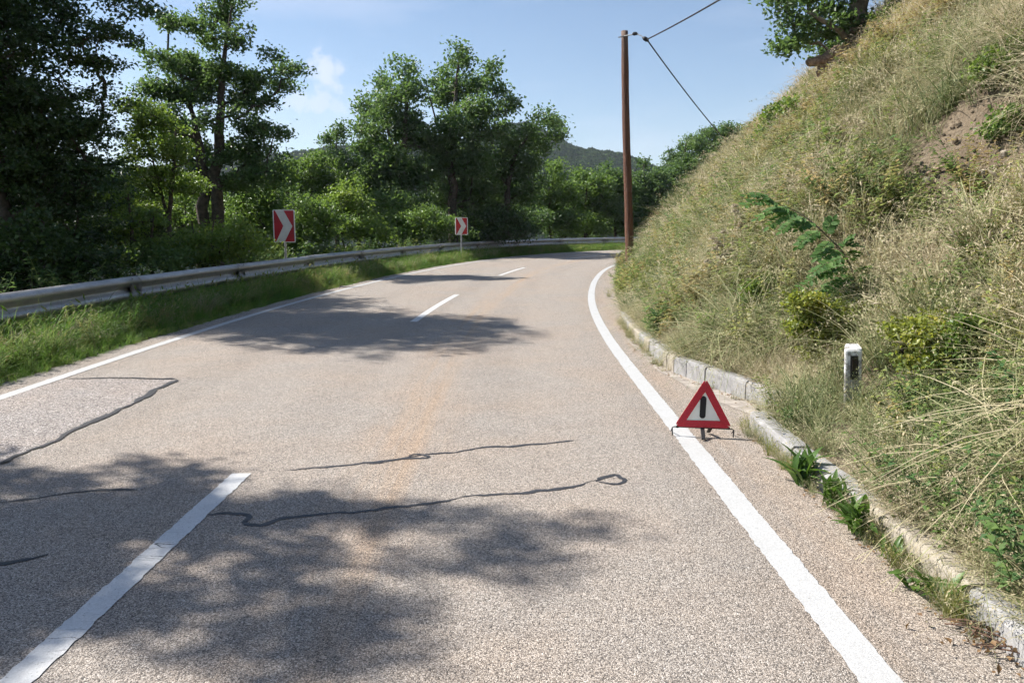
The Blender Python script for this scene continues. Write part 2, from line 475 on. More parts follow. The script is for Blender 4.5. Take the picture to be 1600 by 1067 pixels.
def soil(name, c1, c2, c3):
    t = NT(name); v = t.coord()
    n1 = t.noise(1.1, 6, .65, v); n2 = t.noise(14, 6, .7, v)
    col = t.mix(t.rng(n1, .35, .65), c1, c2)
    col = t.mix(t.rng(n2, .5, .72, 0, .75), col, c3)
    return t.done(t.bsdf(col, .95, 0, t.bump(t.noise(30, 6, .7, v), .9, .04), .2))

M = {}
M['asphalt'] = asphalt('asphalt', (1.02, 1.02, 1.005))
M['patch'] = asphalt('asphalt_patch', (.93, .95, 1.0), .15, 105)
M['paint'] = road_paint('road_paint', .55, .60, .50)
M['paint_old'] = road_paint('road_paint_old', .7, .50)  # worn and cracked; base lighter than edge lines to offset shade on the dashes
M['seal'] = simple('bitumen_seal', (.034, .034, .037), .55, 0, .35, 25, .5)
M['soil'] = soil('bank_soil', (.165, .125, .085), (.23, .18, .125), (.30, .25, .18))
M['verge'] = soil('verge_soil', (.07, .058, .04), (.10, .085, .055), (.17, .14, .09))
M['far'] = soil('forest_floor', (.05, .055, .03), (.045, .07, .03), (.07, .06, .04))
M['gutter'] = simple('gutter_concrete', (.33, .29, .25), .9, 0, .25, 9, .8)

# ------------------------------------------------------------------ setting: ground
def axis(fine0, fine1, step, far, grow=1.16):
    a = list(np.arange(fine0, fine1 + 1e-6, step)); d = step
    lo = [];  x = fine0
    while x > -far: d = min(d * grow, 90); x -= d; lo.append(x)
    d = step; hi = []; x = a[-1]
    while x < far: d = min(d * grow, 90); x += d; hi.append(x)
    return np.array(lo[::-1] + a + hi)
gx = axis(-40, 40, 1.0, 2600); gy = axis(-20, 90, 1.0, 2600)
X, Y = np.meshgrid(gx, gy); Z = height(X.ravel(), Y.ravel())
S_, U_ = road_su(X.ravel(), Y.ravel())
low = np.where(U_ > 0, 1 - smooth01(13.0, 15.0, U_), 1 - smooth01(13.0, 15.0, -U_))
Z = Z - .6 * low
Z = np.where((U_ > 0) & (U_ < 9), np.minimum(Z, -.3 + np.maximum(0, U_ - 5) * .55), Z)
nx_, ny_ = len(gx), len(gy)
ii = np.arange(nx_ * ny_).reshape(ny_, nx_)
GF = np.stack([ii[:-1, :-1], ii[:-1, 1:], ii[1:, 1:], ii[1:, :-1]], -1).reshape(-1, 4)
g = obj('ground', np.column_stack([X.ravel(), Y.ravel(), Z]), GF, M['far'], smooth=True)
tag(g, kind='structure')

def strip(name, s_list, u_cols, zf, mat, zoff=0., uv=True):
    """a sheet in road coordinates: s along the road, u across it"""
    s_list = np.asarray(s_list, float)
    Sg = np.repeat(s_list[:, None], u_cols(s_list).shape[1], 1); Ug = u_cols(s_list)
    x, y = road_xy(Sg.ravel(), Ug.ravel())
    z = zf(Sg.ravel(), Ug.ravel()) + zoff
    n, m = Ug.shape; k = np.arange(n * m).reshape(n, m)
    F = np.stack([k[:-1, :-1], k[:-1, 1:], k[1:, 1:], k[1:, :-1]], -1).reshape(-1, 4)
    return obj(name, np.column_stack([x, y, z]), F, mat, smooth=True, uv=np.column_stack([Ug.ravel(), Sg.ravel()]))

flat = lambda s, u: np.zeros_like(s)
bank_cols = np.concatenate([np.arange(0, 1.2, .1), np.arange(1.2, 6, .16), np.arange(6, 12.6, .4)])
b_ = strip('bank', np.concatenate([np.arange(-12, 22, .16), np.arange(22, 95, .4)]), lambda s: kerb_front(s)[:, None] + .10 + bank_cols[None], bank_h, M['soil'])
tag(b_, kind='structure')
verge_cols = np.concatenate([np.arange(0, 2, .16), np.arange(2, 12, .5)])
v_ = strip('verge', np.concatenate([np.arange(-12, 40, .3), np.arange(40, 110, .8)]), lambda s: np.repeat((ROAD_L + .03 - verge_cols)[None], len(s), 0), left_h, M['verge'])
tag(v_, kind='structure')

road_s = np.concatenate([np.arange(-40, 60, .4), np.arange(60, 112, 1.0)])
def road_cols(s):
    e = .10 * (fbm(s * 1.6, s * 0 + 2, 21) - .5)
    return np.column_stack([ROAD_L + e, np.full_like(s, -1.7), np.zeros_like(s), np.full_like(s, 1.7), np.full_like(s, 3.05), kerb_front(s) + .06])
r_ = strip('road', road_s, road_cols, flat, M['asphalt'])
tag(r_, kind='structure')

# ------------------------------------------------------------------ road markings
def ribbon_xy(P, w, z, jit=0., seed=0):
    """flat ribbon along points P (world xy) with slightly rough edges"""
    P = np.asarray(P, float); T = np.gradient(P, axis=0); T /= np.linalg.norm(T, axis=1)[:, None] + 1e-9
    N = np.column_stack([-T[:, 1], T[:, 0]])
    w = np.full(len(P), w) if np.isscalar(w) else np.asarray(w)
    r = np.random.default_rng(seed)
    j1 = r.normal(0, jit, len(P)); j2 = r.normal(0, jit, len(P))
    A = P + N * (w / 2 + j1)[:, None]; B = P - N * (w / 2 + j2)[:, None]
    n = len(P)
    V = np.column_stack([np.vstack([A, B]), np.full(2 * n, z)])
    k = np.arange(n - 1); F = np.column_stack([k, k + n, k + n + 1, k + 1])
    return V, F
def line_mark(name, s0, s1, u, w, mat, step=.03, jit=.003, seed=0):
    s = np.concatenate([np.arange(s0, min(s1, 25), step), np.arange(max(s0, 25), s1 + .01, .5)]) if s1 > 25 and s1 - s0 > 8 else np.arange(s0, s1, step)
    x, y = road_xy(s, np.full_like(s, u))
    V, F = ribbon_xy(np.column_stack([x, y]), w, .004, jit, seed)
    return tag(obj(name, V, F, mat), kind='structure')
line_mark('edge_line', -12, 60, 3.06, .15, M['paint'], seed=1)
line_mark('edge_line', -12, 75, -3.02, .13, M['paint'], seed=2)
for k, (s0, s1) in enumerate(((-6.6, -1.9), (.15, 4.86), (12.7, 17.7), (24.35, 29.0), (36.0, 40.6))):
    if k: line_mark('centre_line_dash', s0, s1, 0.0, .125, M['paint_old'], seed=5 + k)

def wander(pts, step=.03, amp=.012, seed=0):
    P = catmull(np.asarray(pts, float), 30)
    l = np.concatenate([[0], np.cumsum(np.linalg.norm(np.diff(P, axis=0), axis=1))])
    t = np.arange(0, l[-1], step)
    Q = np.column_stack([np.interp(t, l, P[:, 0]), np.interp(t, l, P[:, 1])])
    T = np.gradient(Q, axis=0); T /= np.linalg.norm(T, axis=1)[:, None]
    d = amp * 2 * (fbm(t * 5, t * 0 + seed, seed) - .5)
    return Q + np.column_stack([-T[:, 1], T[:, 0]]) * d[:, None], t
def seal_line(pts, w0, seed, z=.003, wvar=1.05):
    Q, t = wander(pts, .03, .05, seed)
    w = 1.3 * w0 * (1 + wvar * 2 * (fbm(t * 3.3, t * 0 + 9.1, seed + 3) - .5))
    w[:4] *= np.linspace(.2, 1, 4); w[-4:] *= np.linspace(1, .3, 4)
    V, F = ribbon_xy(Q, np.maximum(w, .008), z, .004, seed)
    return tag(obj('crack_seal', V, F, M['seal']), kind='structure')
def ground_px(pts):
    out = []
    for px, py in pts:
        d = px_dir(px, py); k = -CAM_H / d.z; out.append((d.x * k, d.y * k))
    return out
# sealed cracks across the lane, as surveyed from the photograph on the road plane
seal_line(ground_px([(440, 734), (520, 728), (580, 724), (660, 713), (700, 708), (770, 697), (840, 696), (905, 689)]), .020, 31)
seal_line(ground_px([(636, 711), (650, 709), (672, 712), (672, 716), (640, 717), (560, 726)]), .016, 32, .0036)
seal_line(ground_px([(322, 806), (350, 805), (378, 808), (382, 816), (405, 818), (450, 810), (520, 802), (620, 794), (740, 776), (840, 767), (930, 751), (946, 747)]), .023, 33)
seal_line(ground_px([(928, 752), (945, 744), (962, 741), (980, 747), (980, 754), (964, 757), (946, 753), (936, 750)]), .026, 34, .0036, .2)
seal_line(ground_px([(0, 728), (40, 706), (85, 688), (140, 660), (200, 635), (240, 612), (278, 594)]), .036, 35, .007)
seal_line(ground_px([(277, 593), (230, 592), (170, 591), (100, 592)]), .030, 36, .0074)
seal_line(ground_px([(0, 787), (60, 778), (130, 769), (215, 764)]), .026, 37)
seal_line(ground_px([(-40, 885), (0, 880), (40, 873), (75, 869)]), .024, 38)
pp = ground_px([(278, 594), (238, 613), (200, 636), (140, 661), (85, 689), (40, 707), (-20, 737), (-260, 840), (-330, 760), (-60, 648), (20, 618), (100, 593), (170, 592), (230, 593)])
tag(obj('road_patch', [(x, y, .0035) for x, y in pp], [tuple(range(len(pp) - 1, -1, -1))], M['patch'], uv=np.zeros((len(pp), 2))), kind='structure')
# sandy concrete apron along the foot of the far kerb, and sand washed against it
gs = np.arange(6.1, 11.0, .1)
gw = .12 + .16 * np.exp(-((gs - 6.9) / .9) ** 2) + .03 * (fbm(gs * 2, gs * 0, 4) - .5)
gu0 = kerb_front(gs) - gw
x0, y0 = road_xy(gs, gu0); x1, y1 = road_xy(gs, kerb_front(gs) + .04)
n = len(gs); k = np.arange(n - 1)
tag(obj('gutter', np.vstack([np.column_stack([x0, y0, np.full(n, .004)]), np.column_stack([x1, y1, np.full(n, .010)])]), np.column_stack([k, k + n, k + n + 1, k + 1]), M['gutter']), kind='structure')

# ------------------------------------------------------------------ kerbs
def kerb_mat(name, c):
    t = NT(name); v = t.coord('Object')
    rnd = t.node('ShaderNodeObjectInfo').outputs['Random']
    n = t.noise(7, 6, .65, v); n2 = t.noise(60, 5, .7, v)
    col = t.mix(t.rng(n, .35, .7), tuple(a * .78 for a in c), c)
    col = t.mix(t.rng(n2, .55, .72, 0, .6), col, (.16, .15, .14))
    col = t.mix(t.math('MULTIPLY', t.rng(rnd, .78, .8), .55), col, (.42, .35, .24))
    return t.done(t.bsdf(col, .88, 0, t.bump(n2, .7, .006), .3))
M['kerb'] = kerb_mat('kerb_concrete', (.37, .36, .355))
def kerb_stone(parent, s0, s1, front, height_, seed, tilt=0.):
    r = random.Random(seed)
    n = max(2, int((s1 - s0) / .12)); g_ = .011
    V = []; prof = [(0, -.12), (0.0, .80), (.008, .93), (.022, 1.0), (.125, .985), (.14, -.12)]
    ss = np.linspace(s0 + g_, s1 - g_, n)
    dz = r.uniform(-.007, .007); du = r.uniform(-.006, .006)
    for i, s in enumerate(ss):
        f = front(s) + du + r.uniform(-.0012, .0012)
        for (a, b) in prof:
            x, y = road_xy(s, f + a + r.uniform(-.002, .002))
            V.append((float(x), float(y), b * height_ + (dz if b > 0 else 0) + tilt * (i / n) + r.uniform(-.0015, .0015)))
    m = len(prof); F = []
    for i in range(n - 1):
        for j in range(m - 1): F.append((i * m + j, i * m + j + 1, (i + 1) * m + j + 1, (i + 1) * m + j)[::-1])
    F += [tuple(range(m - 1, -1, -1))[::-1], tuple(range((n - 1) * m, n * m))[::-1]]
    c = np.mean(V, axis=0); c[2] = 0
    return obj('kerb_stone', np.array(V) - c, F, M['kerb'], parent, loc=tuple(c))
k1 = empty('kerb'); tag(k1, 'near run of weathered concrete kerb stones beside the warning triangle, half hidden by weeds', 'kerb')
for i, (a, b) in enumerate(((-1.0, .0), (.0, 1.0), (1.0, 2.0), (2.0, 3.0), (3.0, 4.0), (4.0, 5.0), (5.0, 5.98))):
    kerb_stone(k1, a, b, lambda s: 3.63 + .02 * math.sin(s * 2.1), .132, 40 + i)
k2 = empty('kerb'); tag(k2, 'far curving run of short pale kerb stones at the foot of the grassy bank', 'kerb')
ks = [6.12, 6.95, 7.62, 8.0, 8.28, 8.52, 8.74, 9.0, 9.3, 9.65, 10.0, 10.5, 11.1, 11.8, 12.6, 13.5]
for i in range(len(ks) - 1):
    kerb_stone(k2, ks[i], ks[i + 1], kerb_front, .185 if i < 9 else .16 - .012 * (i - 9), 60 + i)
# ------------------------------------------------------------------ object materials
def steel(name, c, rough=.42, metal=.75):
    t = NT(name); v = t.coord()
    n = t.noise(2.2, 6, .65, t.mapping(v, (1, 1, 5))); n2 = t.noise(35, 5, .7, v)
    col = t.mix(t.rng(n, .3, .7), tuple(a * .72 for a in c), c)
    col = t.mix(t.rng(n2, .56, .75, 0, .45), col, (.22, .19, .17))
    streak = t.noise(9, 4, .6, t.mapping(v, (3, 3, .25)))
    col = t.mix(t.rng(streak, .58, .75, 0, .4), col, (.27, .21, .17))
    return t.done(t.bsdf(col, t.rng(n2, .3, .7, rough - .08, rough + .18), metal, t.bump(n2, .15, .003)))
M['steel'] = steel('galvanised_steel', (.46, .455, .45))
M['steel_dull'] = steel('dull_galvanised_steel', (.36, .37, .37), .6, .5)
M['red'] = simple('sign_red', (.42, .012, .022), .38, 0, .12, 5)
M['sign_white'] = simple('sign_white', (.66, .66, .63), .42, 0, .07, 6)
M['rim'] = simple('sign_rim_white', (.80, .80, .78), .5, 0, .06, 6)
M['alu'] = simple('aluminium_grey', (.42, .42, .43), .5, .5, .12, 10)
M['black'] = simple('black_plastic', (.009, .009, .010), .65, 0, .3, 20)
M['cable'] = simple('black_cable', (.018, .018, .02), .6, 0, .3, 10)

def wood_pole_mat():
    t = NT('tarred_pole_wood'); v = t.coord()
    g1 = t.noise(5, 6, .7, t.mapping(v, (6, 6, .5))); g2 = t.noise(24, 5, .7, t.mapping(v, (5, 5, .25)))
    col = t.ramp(g1, [(.3, (.075, .030, .018)), (.5, (.15, .062, .034)), (.72, (.22, .105, .058))])
    col = t.mix(t.rng(g2, .55, .66, 0, .75), col, (.03, .017, .012))
    z = t.node('ShaderNodeSeparateXYZ'); t.l.new(v, z.inputs[0])
    col = t.mix(t.rng(z.outputs[2], 5.6, 7.4, 0, .55), col, (.17, .13, .10))
    return t.done(t.bsdf(col, .62, 0, t.bump(g2, 1.0, .03), .4))
M['pole'] = wood_pole_mat()

def xz_prism(mb, poly, y0, y1):
    n = len(poly)
    V = [(p[0], y0, p[1]) for p in poly] + [(p[0], y1, p[1]) for p in poly]
    F = [tuple(range(n)), tuple(range(2 * n - 1, n - 1, -1))] + [(i + n, (i + 1) % n + n, (i + 1) % n, i) for i in range(n)]
    return mb.add(V, F)
def round_poly(pts, r, seg=4):
    out = []; n = len(pts)
    for i in range(n):
        p0, p, p1 = Vector(pts[i - 1]), Vector(pts[i]), Vector(pts[(i + 1) % n])
        a = (p0 - p).normalized(); b = (p1 - p).normalized()
        ang = a.angle(b); d = min(r / math.tan(ang / 2), (p0 - p).length * .49, (p1 - p).length * .49)
        s, e = p + a * d, p + b * d
        for k in range(seg + 1):
            t = k / seg; out.append(tuple((1 - t) ** 2 * s + 2 * t * (1 - t) * p + t * t * e))
    return out

# ------------------------------------------------------------------ guardrail
RAIL_U, RAIL_TOP = -4.56, .755
rail = empty('guardrail'); tag(rail, 'long galvanised steel guardrail following the outer edge of the bend', 'guardrail')
prof = [(0, .310), (.012, .311), (.034, .303), (.062, .284), (.080, .262), (.083, .240), (.076, .220), (.050, .196), (.014, .176), (.004, .160), (.004, .150), (.014, .134), (.050, .114), (.076, .090), (.083, .070), (.080, .048), (.062, .026), (.034, .007), (.012, -.001), (0, 0)]
prof = [(a * 1.08, .31 + (b - .31) * 1.25) for a, b in prof]
loop = prof + [(a - .0035, b) for a, b in reversed(prof)]
def beam(s0, s1, proud, drop):
    ss = np.linspace(s0, s1, 9 if s1 - s0 > 1 else 2); V = []; m = len(loop)
    for s in ss:
        for a, b in loop:
            x, y = road_xy(s, RAIL_U + a + proud); V.append((float(x), float(y), RAIL_TOP - .31 + b + drop))
    F = []
    for i in range(len(ss) - 1):
        for j in range(m): F.append((i * m + j, (i + 1) * m + j, (i + 1) * m + (j + 1) % m, i * m + (j + 1) % m))
    F += [tuple(range(m)), tuple(range((len(ss) - 1) * m, len(ss) * m))[::-1]]
    c = np.mean(V, axis=0); c[2] = 0
    return np.array(V) - c, F, tuple(c)
rr = random.Random(3)
for i in range(-2, 19):
    s0 = .4 + 4 * i; dz = rr.uniform(-.008, .008)
    V, F, c = beam(s0 - .14, s0 + 4.14, .0 if i % 2 else .0045, dz)
    obj('rail_beam', V, F, M['steel'], rail, smooth=True, loc=c)
    # post and spacer behind the joint
    x, y = road_xy(s0, RAIL_U - .085); a = road_dir(s0); z0 = gz(float(x), float(y))
    mb = MB()
    h = RAIL_TOP - .05 - z0 + .5
    for cx, cy, dx, dy in ((0, .055, .12, .006), (0, -.055, .12, .006), (-.057, 0, .006, .104)):
        mb.box((cx, cy, z0 - .5 + h / 2), (dx, dy, h))
    mb.build('post', M['steel_dull'], rail, loc=(float(x), float(y), 0), rot=(0, 0, a))
    x2, y2 = road_xy(s0, RAIL_U - .012)
    MB().box((0, 0, RAIL_TOP - .155), (.16, .03, .20), bev=.004).build('spacer', M['steel_dull'], rail, loc=(float(x2), float(y2), 0), rot=(0, 0, a))
    bm_ = MB()
    for ds in (-.105, .105):
        for (a_, b_, ) in ((.057, .19), (.057, .119), (.066, .279), (.066, .031)):
            xb, yb = road_xy(s0 + ds, RAIL_U + a_ + .012)
            bm_.add(*(lambda P: ([tuple(Vector(p) + Vector((float(xb), float(yb), RAIL_TOP - .31 + b_))) for p in P[0]], P[1]))(((
                [(.016 * math.cos(q * math.pi / 3), .016 * math.sin(q * math.pi / 3) * .8, zz * .016) for zz in (-1, 1) for q in range(6)]),
                [tuple(range(5, -1, -1)), tuple(range(6, 12))] + [(q, (q + 1) % 6, (q + 1) % 6 + 6, q + 6) for q in range(6)])))
    tag(bm_.build('joint_bolts', M['alu'], rail), kind='stuff')

# ------------------------------------------------------------------ chevron signs
def chevron_sign(px, y_top, y_bot, Y, w, yaw, label):
    P = at(px, (y_top + y_bot) / 2, Y); h = at(px, y_top, Y)[2] - at(px, y_bot, Y)[2]
    z0 = gz(P[0], P[1]); zc = P[2] - z0
    e = empty('chevron_sign', (P[0], P[1], z0), (0, 0, rad(yaw)))
    tag(e, label, 'road sign', 'red and white bend markers behind the guardrail')
    mb = MB(); mb.tube([(0, .045, -.5), (0, .045, zc + h * .5 + .012)], .030, 12); mb.build('post', M['alu'], e, smooth=False)
    hw, hh = w / 2, h / 2
    mb = MB(); xz_prism(mb, round_poly([(-hw, zc - hh), (hw, zc - hh), (hw, zc + hh), (-hw, zc + hh)], .035), -.010, .012)
    pan = mb.build('panel', M['rim'], e)
    # the folded lip along the right and lower edge
    mb = MB(); mb.box((hw - .004, -.024, zc), (.012, .03, h - .07), bev=.003); mb.build('edge_lip', M['rim'], pan)
    iw, ih = hw - .028, hh - .022
    face = [('chevron_arrow', M['sign_white'], [(-iw * .86, zc + ih), (iw * .02, zc + ih), (iw * .84, zc), (iw * .02, zc - ih), (-iw * .86, zc - ih), (-iw * .08, zc)]),
            ('red_field', M['red'], [(-iw, zc + ih), (-iw * .86, zc + ih), (-iw * .08, zc), (-iw * .86, zc - ih), (-iw, zc - ih)]),
            ('red_field', M['red'], [(iw * .02, zc + ih), (iw, zc + ih), (iw, zc + .0), (iw * .84, zc)]),
            ('red_field', M['red'], [(iw * .84, zc), (iw, zc), (iw, zc - ih), (iw * .02, zc - ih)])]
    for nm, m, poly in face:
        mb = MB(); xz_prism(mb, poly[::-1], -.0145, -.0102); mb.build(nm, m, pan)
    for dz in (-h * .28, h * .28):
        mb = MB(); mb.box((0, .032, zc + dz), (.14, .035, .03), bev=.003); mb.build('clamp', M['alu'], e)
chevron_sign(444, 328, 379, 20.3, .555, 6, 'larger red and white chevron sign, the nearer one behind the guardrail')
chevron_sign(721, 340, 367, 34.2, .56, 20, 'smaller distant red and white chevron sign further round the bend')

# ------------------------------------------------------------------ utility pole and cable
pb = at(983.5, 412, 24.0); pt = at(975.5, 49, 24.0)
pz = gz(pb[0], pb[1])
lean = (pt - pb) / (pt[2] - pb[2])
foot = pb + lean * (pz - .6 - pb[2])
pole = empty('utility_pole', (pb[0], pb[1], pz)); tag(pole, 'tall leaning brown wooden utility pole at the foot of the bank', 'pole')
org = np.array((pb[0], pb[1], pz))
N_ = 26; tt = np.linspace(0, 1, N_)
path = foot[None] + (pt - foot)[None] * tt[:, None] - org
path[:, 0] += .012 * np.sin(tt * 7); 
V, F = tube_arrays(path, .138 - .036 * tt + .003 * np.sin(tt * 31), 20)
r5 = np.random.default_rng(5); V += r5.normal(0, .0022, V.shape)
top = len(V) - 20
obj('shaft', V, [tuple(f) for f in F] + [tuple(range(top, top + 20))], M['pole'], pole, smooth=True)
# bracket bolt through the pole head, hook and strain clamps
A_ = at(966, 59, 23.9) - org; B_ = at(1000, 54, 23.7) - org; C_ = at(1009, 62, 23.5) - org
mb = MB(); mb.tube([A_, at(975, 57, 23.9) - org, at(985, 55, 23.8) - org, at(990, 54.5, 23.75) - org], .018, 8); mb.build('bracket_bolt', M['steel_dull'], pole)
mb = MB(); mb.tube([at(988, 54.5, 23.77) - org, at(990, 53.5, 23.76) - org, at(994, 53, 23.74) - org, at(997, 54, 23.7) - org], [.02, .05, .05, .02], 10); mb.build('insulator', M['black'], pole)
mb = MB(); mb.tube([at(996, 53.8, 23.7) - org, at(1003, 57, 23.6) - org, at(1006, 60, 23.55) - org], .014, 8); mb.build('hook', M['steel_dull'], pole)
mb = MB(); mb.tube([at(1004, 59, 23.56) - org, at(1007, 60.5, 23.52) - org, at(1011, 63, 23.5) - org, at(1013, 65, 23.5) - org], [.022, .062, .062, .025], 10); mb.build('strain_clamp', M['black'], pole)
def cable(P0, P1, sag, name, label):
    t_ = np.linspace(0, 1, 60)
    P = P0[None] + (P1 - P0)[None] * t_[:, None]; P[:, 2] -= sag * 4 * t_ * (1 - t_)
    mb = MB(); mb.tube(P - P0, .020, 8); o = mb.build(name, M['cable'], None, smooth=True, loc=tuple(P0))
    return tag(o, label, 'cable')
C0 = at(1011, 62, 23.5)
q = at(1097, 0, 18.0); P1 = C0 + (q - C0) * 5.2
cable(C0, P1, .35, 'overhead_cable', 'black overhead cable rising from the pole top to the upper right')
q = at(1128, 194, 33.0); P1 = C0 + (q - C0) * 2.6
cable(at(1012, 64, 23.5), P1, .5, 'overhead_cable', 'black overhead cable running down from the pole top behind the bank')

# ------------------------------------------------------------------ warning triangle
tri = empty('warning_triangle', (1.447, 5.70, .006), (0, 0, rad(-8)))
tag(tri, 'red warning triangle with black exclamation bar standing on the white edge line', 'warning triangle')
S3 = .432; HT = S3 * math.sqrt(3) / 2; zb = .072; bw = .052
Ap, BL, BR = Vector((.012, zb + HT)), Vector((-S3 / 2, zb)), Vector((S3 / 2, zb))
cen = (Ap + BL + BR) / 3
def inset(p, d): return p + (cen - p).normalized() * d
tilt = lambda mb: [(x, y + (z - zb) * .09, z) for x, y, z in mb.V]
def bar(p, q, y0, name='reflector_bar'):
    ip, iq = inset(p, bw * 2), inset(q, bw * 2)
    mb = MB(); poly = round_poly([tuple(p), tuple(q), tuple(iq), tuple(ip)], .012, 3)
    xz_prism(mb, poly, y0, y0 + .010); mb.V = tilt(mb)
    return mb.build(name, M['redr'], tri)
t_ = NT('red_reflector'); v_c = t_.coord()
hexn = t_.node('ShaderNodeTexVoronoi'); hexn.inputs['Scale'].default_value = 160; t_.l.new(v_c, hexn.inputs['Vector'])
c_ = t_.mix(t_.rng(hexn.outputs['Distance'], .2, .7), (.58, .014, .036), (.44, .008, .024))
M['redr'] = t_.done(t_.bsdf(c_, .25, 0, t_.bump(hexn.outputs['Distance'], .2, .002)))
def lens_mat():
    t = NT('white_film'); v = t.coord()
    col = t.mix(t.rng(t.noise(12, 4, .6, v), .35, .7), (.84, .86, .83), (.92, .92, .89))
    a = t.bsdf(col, .35); tr = t.node('ShaderNodeBsdfTranslucent'); t.l.new(col, tr.inputs[0])
    ms = t.node('ShaderNodeMixShader'); ms.inputs[0].default_value = .55; t.l.new(a, ms.inputs[1]); t.l.new(tr.outputs[0], ms.inputs[2])
    return t.done(ms.outputs[0])
M['film'] = lens_mat()
bar(Ap, BR, -.004); bar(BL, Ap, -.009); bar(BR, BL, -.0075)
mb = MB(); xz_prism(mb, [tuple(inset(BL, bw * 1.7)), tuple(inset(BR, bw * 1.7)), tuple(inset(Ap, bw * 1.7))], .0005, .0035); mb.V = tilt(mb); film = mb.build('centre_film', M['film'], tri)
cap = [(.0225 * math.cos(a), .0225 * math.sin(a) + (.062 if math.sin(a) >= -1e-9 and a <= math.pi + 1e-6 else -.062)) for a in np.linspace(0, 2 * math.pi, 28, endpoint=False)]
cap = [(x + z * .03 - .004, z + cen[1] + .028) for x, z in cap]
mb = MB(); xz_prism(mb, cap, -.005, .0002); mb.V = tilt(mb); mb.build('exclamation_bar', M['black'], film)
mb = MB(); mb.tube([(-.225, .0, .002), (-.228, .002, .062), (-.215, .004, .068), (.215, .004, .064), (.228, .002, .058), (.226, 0, .002)], .0045, 8); mb.build('wire_stand', M['black'], tri)
for xk, zk in ((-.228, .062), (.228, .058)):
    mb = MB(); mb.tube([(xk, 0, zk), (xk * 1.004, .11, .004)], .004, 6); mb.build('rear_foot', M['black'], tri)
mb = MB(); mb.box((-.004, -.055, .036), (.030, .012, .125), Matrix.Rotation(rad(-62), 3, 'X'), bev=.002); mb.build('stabiliser', M['black'], tri)
mb = MB(); mb.box((.055, .058, .036), (.028, .012, .125), Matrix.Rotation(rad(62), 3, 'X'), bev=.002); mb.build('stabiliser', M['black'], tri)
for xk in (-.19, .19):
    mb = MB(); mb.box((xk, -.001, .070), (.02, .014, .016), bev=.002); mb.build('clip', M['black'], tri)

# ------------------------------------------------------------------ delineator post
dp = at(1331, 636, 5.45)
dz_ = gz(dp[0], dp[1]); dtop = at(1331, 541, 5.45)[2]
dl = empty('delineator_post', (dp[0], dp[1], dz_), (rad(1.5), rad(-3), rad(-14)))
tag(dl, 'scuffed white plastic delineator post with black panel half buried in weeds', 'delineator post')
def scuffed():
    t = NT('scuffed_white_plastic'); v = t.coord()
    n = t.noise(18, 6, .7, v); n2 = t.noise(4, 4, .6, v)
    col = t.mix(t.rng(n2, .35, .7), (.72, .72, .70), (.58, .57, .54))
    z = t.node('ShaderNodeSeparateXYZ'); t.l.new(v, z.inputs[0])
    low_ = t.rng(z.outputs[2], .38, .05, 0, .18)
    col = t.mix(t.rng(t.math('ADD', n, low_), .50, .62, 0, .85), col, (.20, .18, .15))
    return t.done(t.bsdf(col, .55, 0, t.bump(n, .3, .004)))
M['post_white'] = scuffed()
H_ = dtop - dz_
sec = round_poly([(-.065, -.045), (.062, -.045), (.045, .045), (-.045, .045)], .02, 4)
mb = MB(); n = len(sec)
V = [(x, y, -.3) for x, y in sec] + [(x, y, H_ - .012 + y * .35) for x, y in sec] + [(x * .9, y * .9, H_ + y * .33) for x, y in sec]
F = [tuple(range(n - 1, -1, -1)), tuple(range(2 * n, 3 * n))] + [(i, (i + 1) % n, (i + 1) % n + n, i + n) for i in range(n)] + [(i + n, (i + 1) % n + n, (i + 1) % n + 2 * n, i + 2 * n) for i in range(n)]
mb.add(V, F); body = mb.build('body', M['post_white'], dl)
zc = at(1331, 572, 5.45)[2] - dz_
MB().box((.003, -.047, zc), (.052, .008, .17), bev=.0015).build('black_panel', M['black'], dl)
MB().box((.003, -.0516, zc + .02), (.032, .004, .09), bev=.001).build('reflector', simple('dark_reflector', (.02, .012, .012), .3), dl)
for dz in (.05, -.01):
    MB().box((-.0625, -.005, zc + dz), (.006, .014, .014), bev=.001).build('screw', M['black'], dl)
# ------------------------------------------------------------------ trees
M['bark'] = simple('bark_dark', (.085, .070, .055), .9, 0, .4, 9, .9, .2)
M['bark_grey'] = simple('bark_grey_brown', (.20, .165, .13), .9, 0, .4, 7, .9, .2)
M['root'] = simple('bare_root', (.24, .17, .12), .85, 0, .4, 12, .9, .2)
M['leaf_oak'] = leaf_mat('oak_leaves', (.066, .118, .052), (.115, .190, .076), (.19, .26, .105), .48)
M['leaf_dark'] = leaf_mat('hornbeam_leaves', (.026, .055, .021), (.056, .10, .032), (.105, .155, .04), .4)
M['leaf_light'] = leaf_mat('young_leaves', (.10, .165, .04), (.175, .26, .06), (.31, .35, .08), .47)
M['leaf_mid'] = leaf_mat('mixed_leaves', (.08, .14, .048), (.14, .225, .066), (.23, .31, .085), .48)
M['leaf_vine'] = leaf_mat('vine_leaves', (.14, .19, .045), (.28, .31, .065), (.50, .42, .08), .42)

